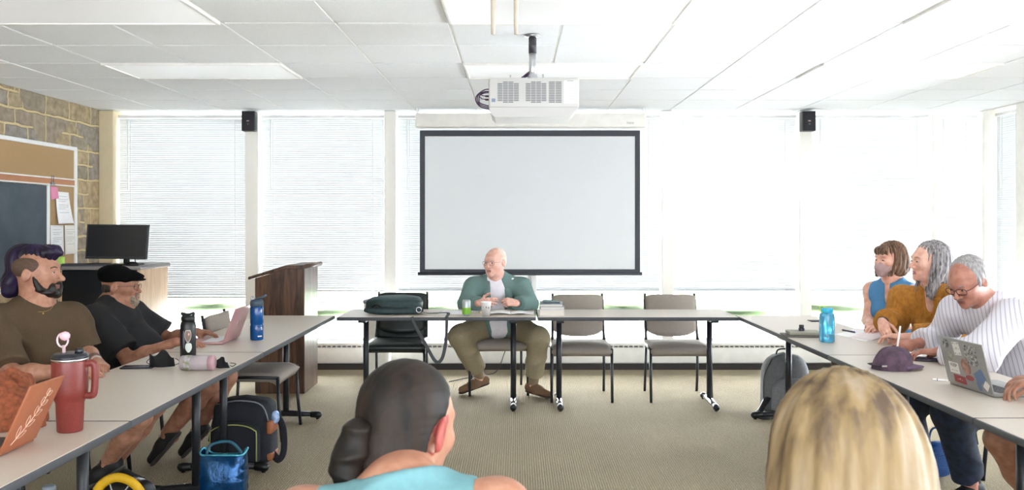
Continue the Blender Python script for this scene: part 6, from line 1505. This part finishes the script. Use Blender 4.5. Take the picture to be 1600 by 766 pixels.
cloth('hair_bun', root, [H.E((-.020, -.130, -.020), (.030, .030, .034), .02), H.E((-.026, -.134, -.056), (.034, .032, .036), .02), H.E((-.030, -.132, -.088), (.034, .030, .028), .015), H.C((-.03, -.134, -.085), (-.046, -.138, -.125), .022, .008, .02), H.C((-.03, -.134, -.085), (-.012, -.13, -.13), .018, .007, .01)], M_dh, .0045, 0, (), folds(.004, 60, 5))
cloth('hair_tie', root, [H.E((-.024, -.118, -.028), (.030, .012, .034), .01)], M_black, .005)
n_ = B.J['neck']; M_tq = mat('turquoise_cotton', '#7cb0b8', .9, var=.05, scale=60)
cloth('sleeveless_top', root, B.torso()+neck_hole(B, .084, -.004, .060), M_tq, .006, .013, [(B.J['sr']-B.rt*.032, B.rt), (B.J['sl']+B.rt*.032, -B.rt)], folds(.005, 16, 2))
cloth('trousers', root, [ell(B.J['pelvis']-B.up*.02, (.18, .14, .12), B.R, .05)]+B.trouser('r', 1.85, .018, 1.1)+B.trouser('l', 1.85, .018, 1.1), M_dk, .008)
shoe(root, J['ar'], J['tr'], M_bk, M_bks); shoe(root, J['al'], J['tl'], M_bk, M_bks)
# ---- 9  foreground, blonde
J = dict(pelvis=(.56, 1.02, .56), neck=(.545, 1.30, .97), sr=(.735, 1.30, .905), sl=(.355, 1.30, .905), er=(.78, 1.50, .70), el=(.31, 1.50, .70),
         wr=(.62, 1.68, .70), wl=(.46, 1.68, .70), kr=(.67, 1.50, .50), kl=(.43, 1.50, .50), ar=(.67, 1.45, .1), al=(.43, 1.45, .1), tr=(.67, 1.6, .04), tl=(.43, 1.6, .04))
B = Body(J, .95, 1.0, True); H = Head((.520, 1.40, 1.105), headR((-.12, .99), .10), .94)
P = head_prims(H, B.J['neck'], nr=.05)+B.torso()+B.arm('l')+B.arm('r')+B.leg('l')+B.leg('r')
P += hand_prims(J['wr'], (-.5, .8, 0), (0, 0, -1), True, s=.9)+hand_prims(J['wl'], (.5, .8, 0), (0, 0, -1), False, s=.9)
root = person((.54, 1.15, 0), P, [M_sk4, M_lip4], 'person seen from behind with straight shoulder-length blonde hair', lips_sel(H), .0055)
eyes(H, root)
M_bo = hair_mat('blonde_hair', '#ab9880', '#5f4d3d', (1, 1, .14), 18, .65, '#85704f')
def fall(x, y, z):
    q = ((np.stack([x, y, z], 1)-H.c) @ H.R)/H.s; th = np.arctan2(q[:, 0], q[:, 1]+.02)
    return .0022*np.sin(th*17+2.2*np.sin(q[:, 2]*9+th*2))+.0011*np.sin(th*37+3*np.sin(q[:, 2]*7))+.0005*np.sin(th*88+4*q[:, 2]*10)
cloth('hair', root, [H.E((0, -.025, .034), (.102, .112, .104), .03), H.E((-.07, -.03, -.04), (.062, .085, .12), .04), H.E((.07, -.03, -.04), (.062, .085, .12), .04), H.E((0, -.07, -.06), (.115, .07, .14), .04),
      H.C((-.085, -.03, -.08), (-.088, -.01, -.20), .048, .038, .04), H.C((.085, -.03, -.08), (.088, -.01, -.20), .048, .038, .04), H.C((-.03, -.08, -.1), (-.035, -.07, -.22), .058, .045, .04), H.C((.04, -.08, -.1), (.04, -.07, -.22), .058, .045, .04),
      H.E((0, .12, -.06), (.075, .085, .15), .02, True)], M_bo, .0045, 0, (), fall)
n_ = B.J['neck']
cloth('t_shirt', root, B.torso()+B.sleeve('r', .7, .018, 1.1)+B.sleeve('l', .7, .018, 1.1)+neck_hole(B), M_dk, .007, .015)
cloth('trousers', root, [ell(B.J['pelvis']-B.up*.02, (.18, .14, .12), B.R, .05)]+B.trouser('r', 1.85, .018, 1.1)+B.trouser('l', 1.85, .018, 1.1), M_dk, .008)
shoe(root, J['ar'], J['tr'], M_bk, M_bks); shoe(root, J['al'], J['tl'], M_bk, M_bks)

# chairs under the people
chair_for(-2.48, 5.26, (1, 0), 'dark vinyl chair the person in the flat cap sits on', blk)
chair_for(-2.55, 4.42, (1, -.15), 'dark vinyl chair the person with the purple hair sits on', blk)
chair_for(2.76, 6.08, (-.85, -.5), 'taupe chair the person with the brown bob sits on')
chair_for(2.84, 5.42, (-1, -.25), 'taupe chair the person in the mustard jacket sits on')
chair_for(2.90, 4.68, (-1, -.1), 'taupe chair the person writing sits on')
chair_for(2.92, 3.62, (-1, 0), 'taupe chair the person at the right edge sits on')
chair_for(-.18, 1.22, (0, 1), 'taupe chair under the person with the brown bun')
chair_for(.56, .94, (0, 1), 'taupe chair under the person with the blonde hair')
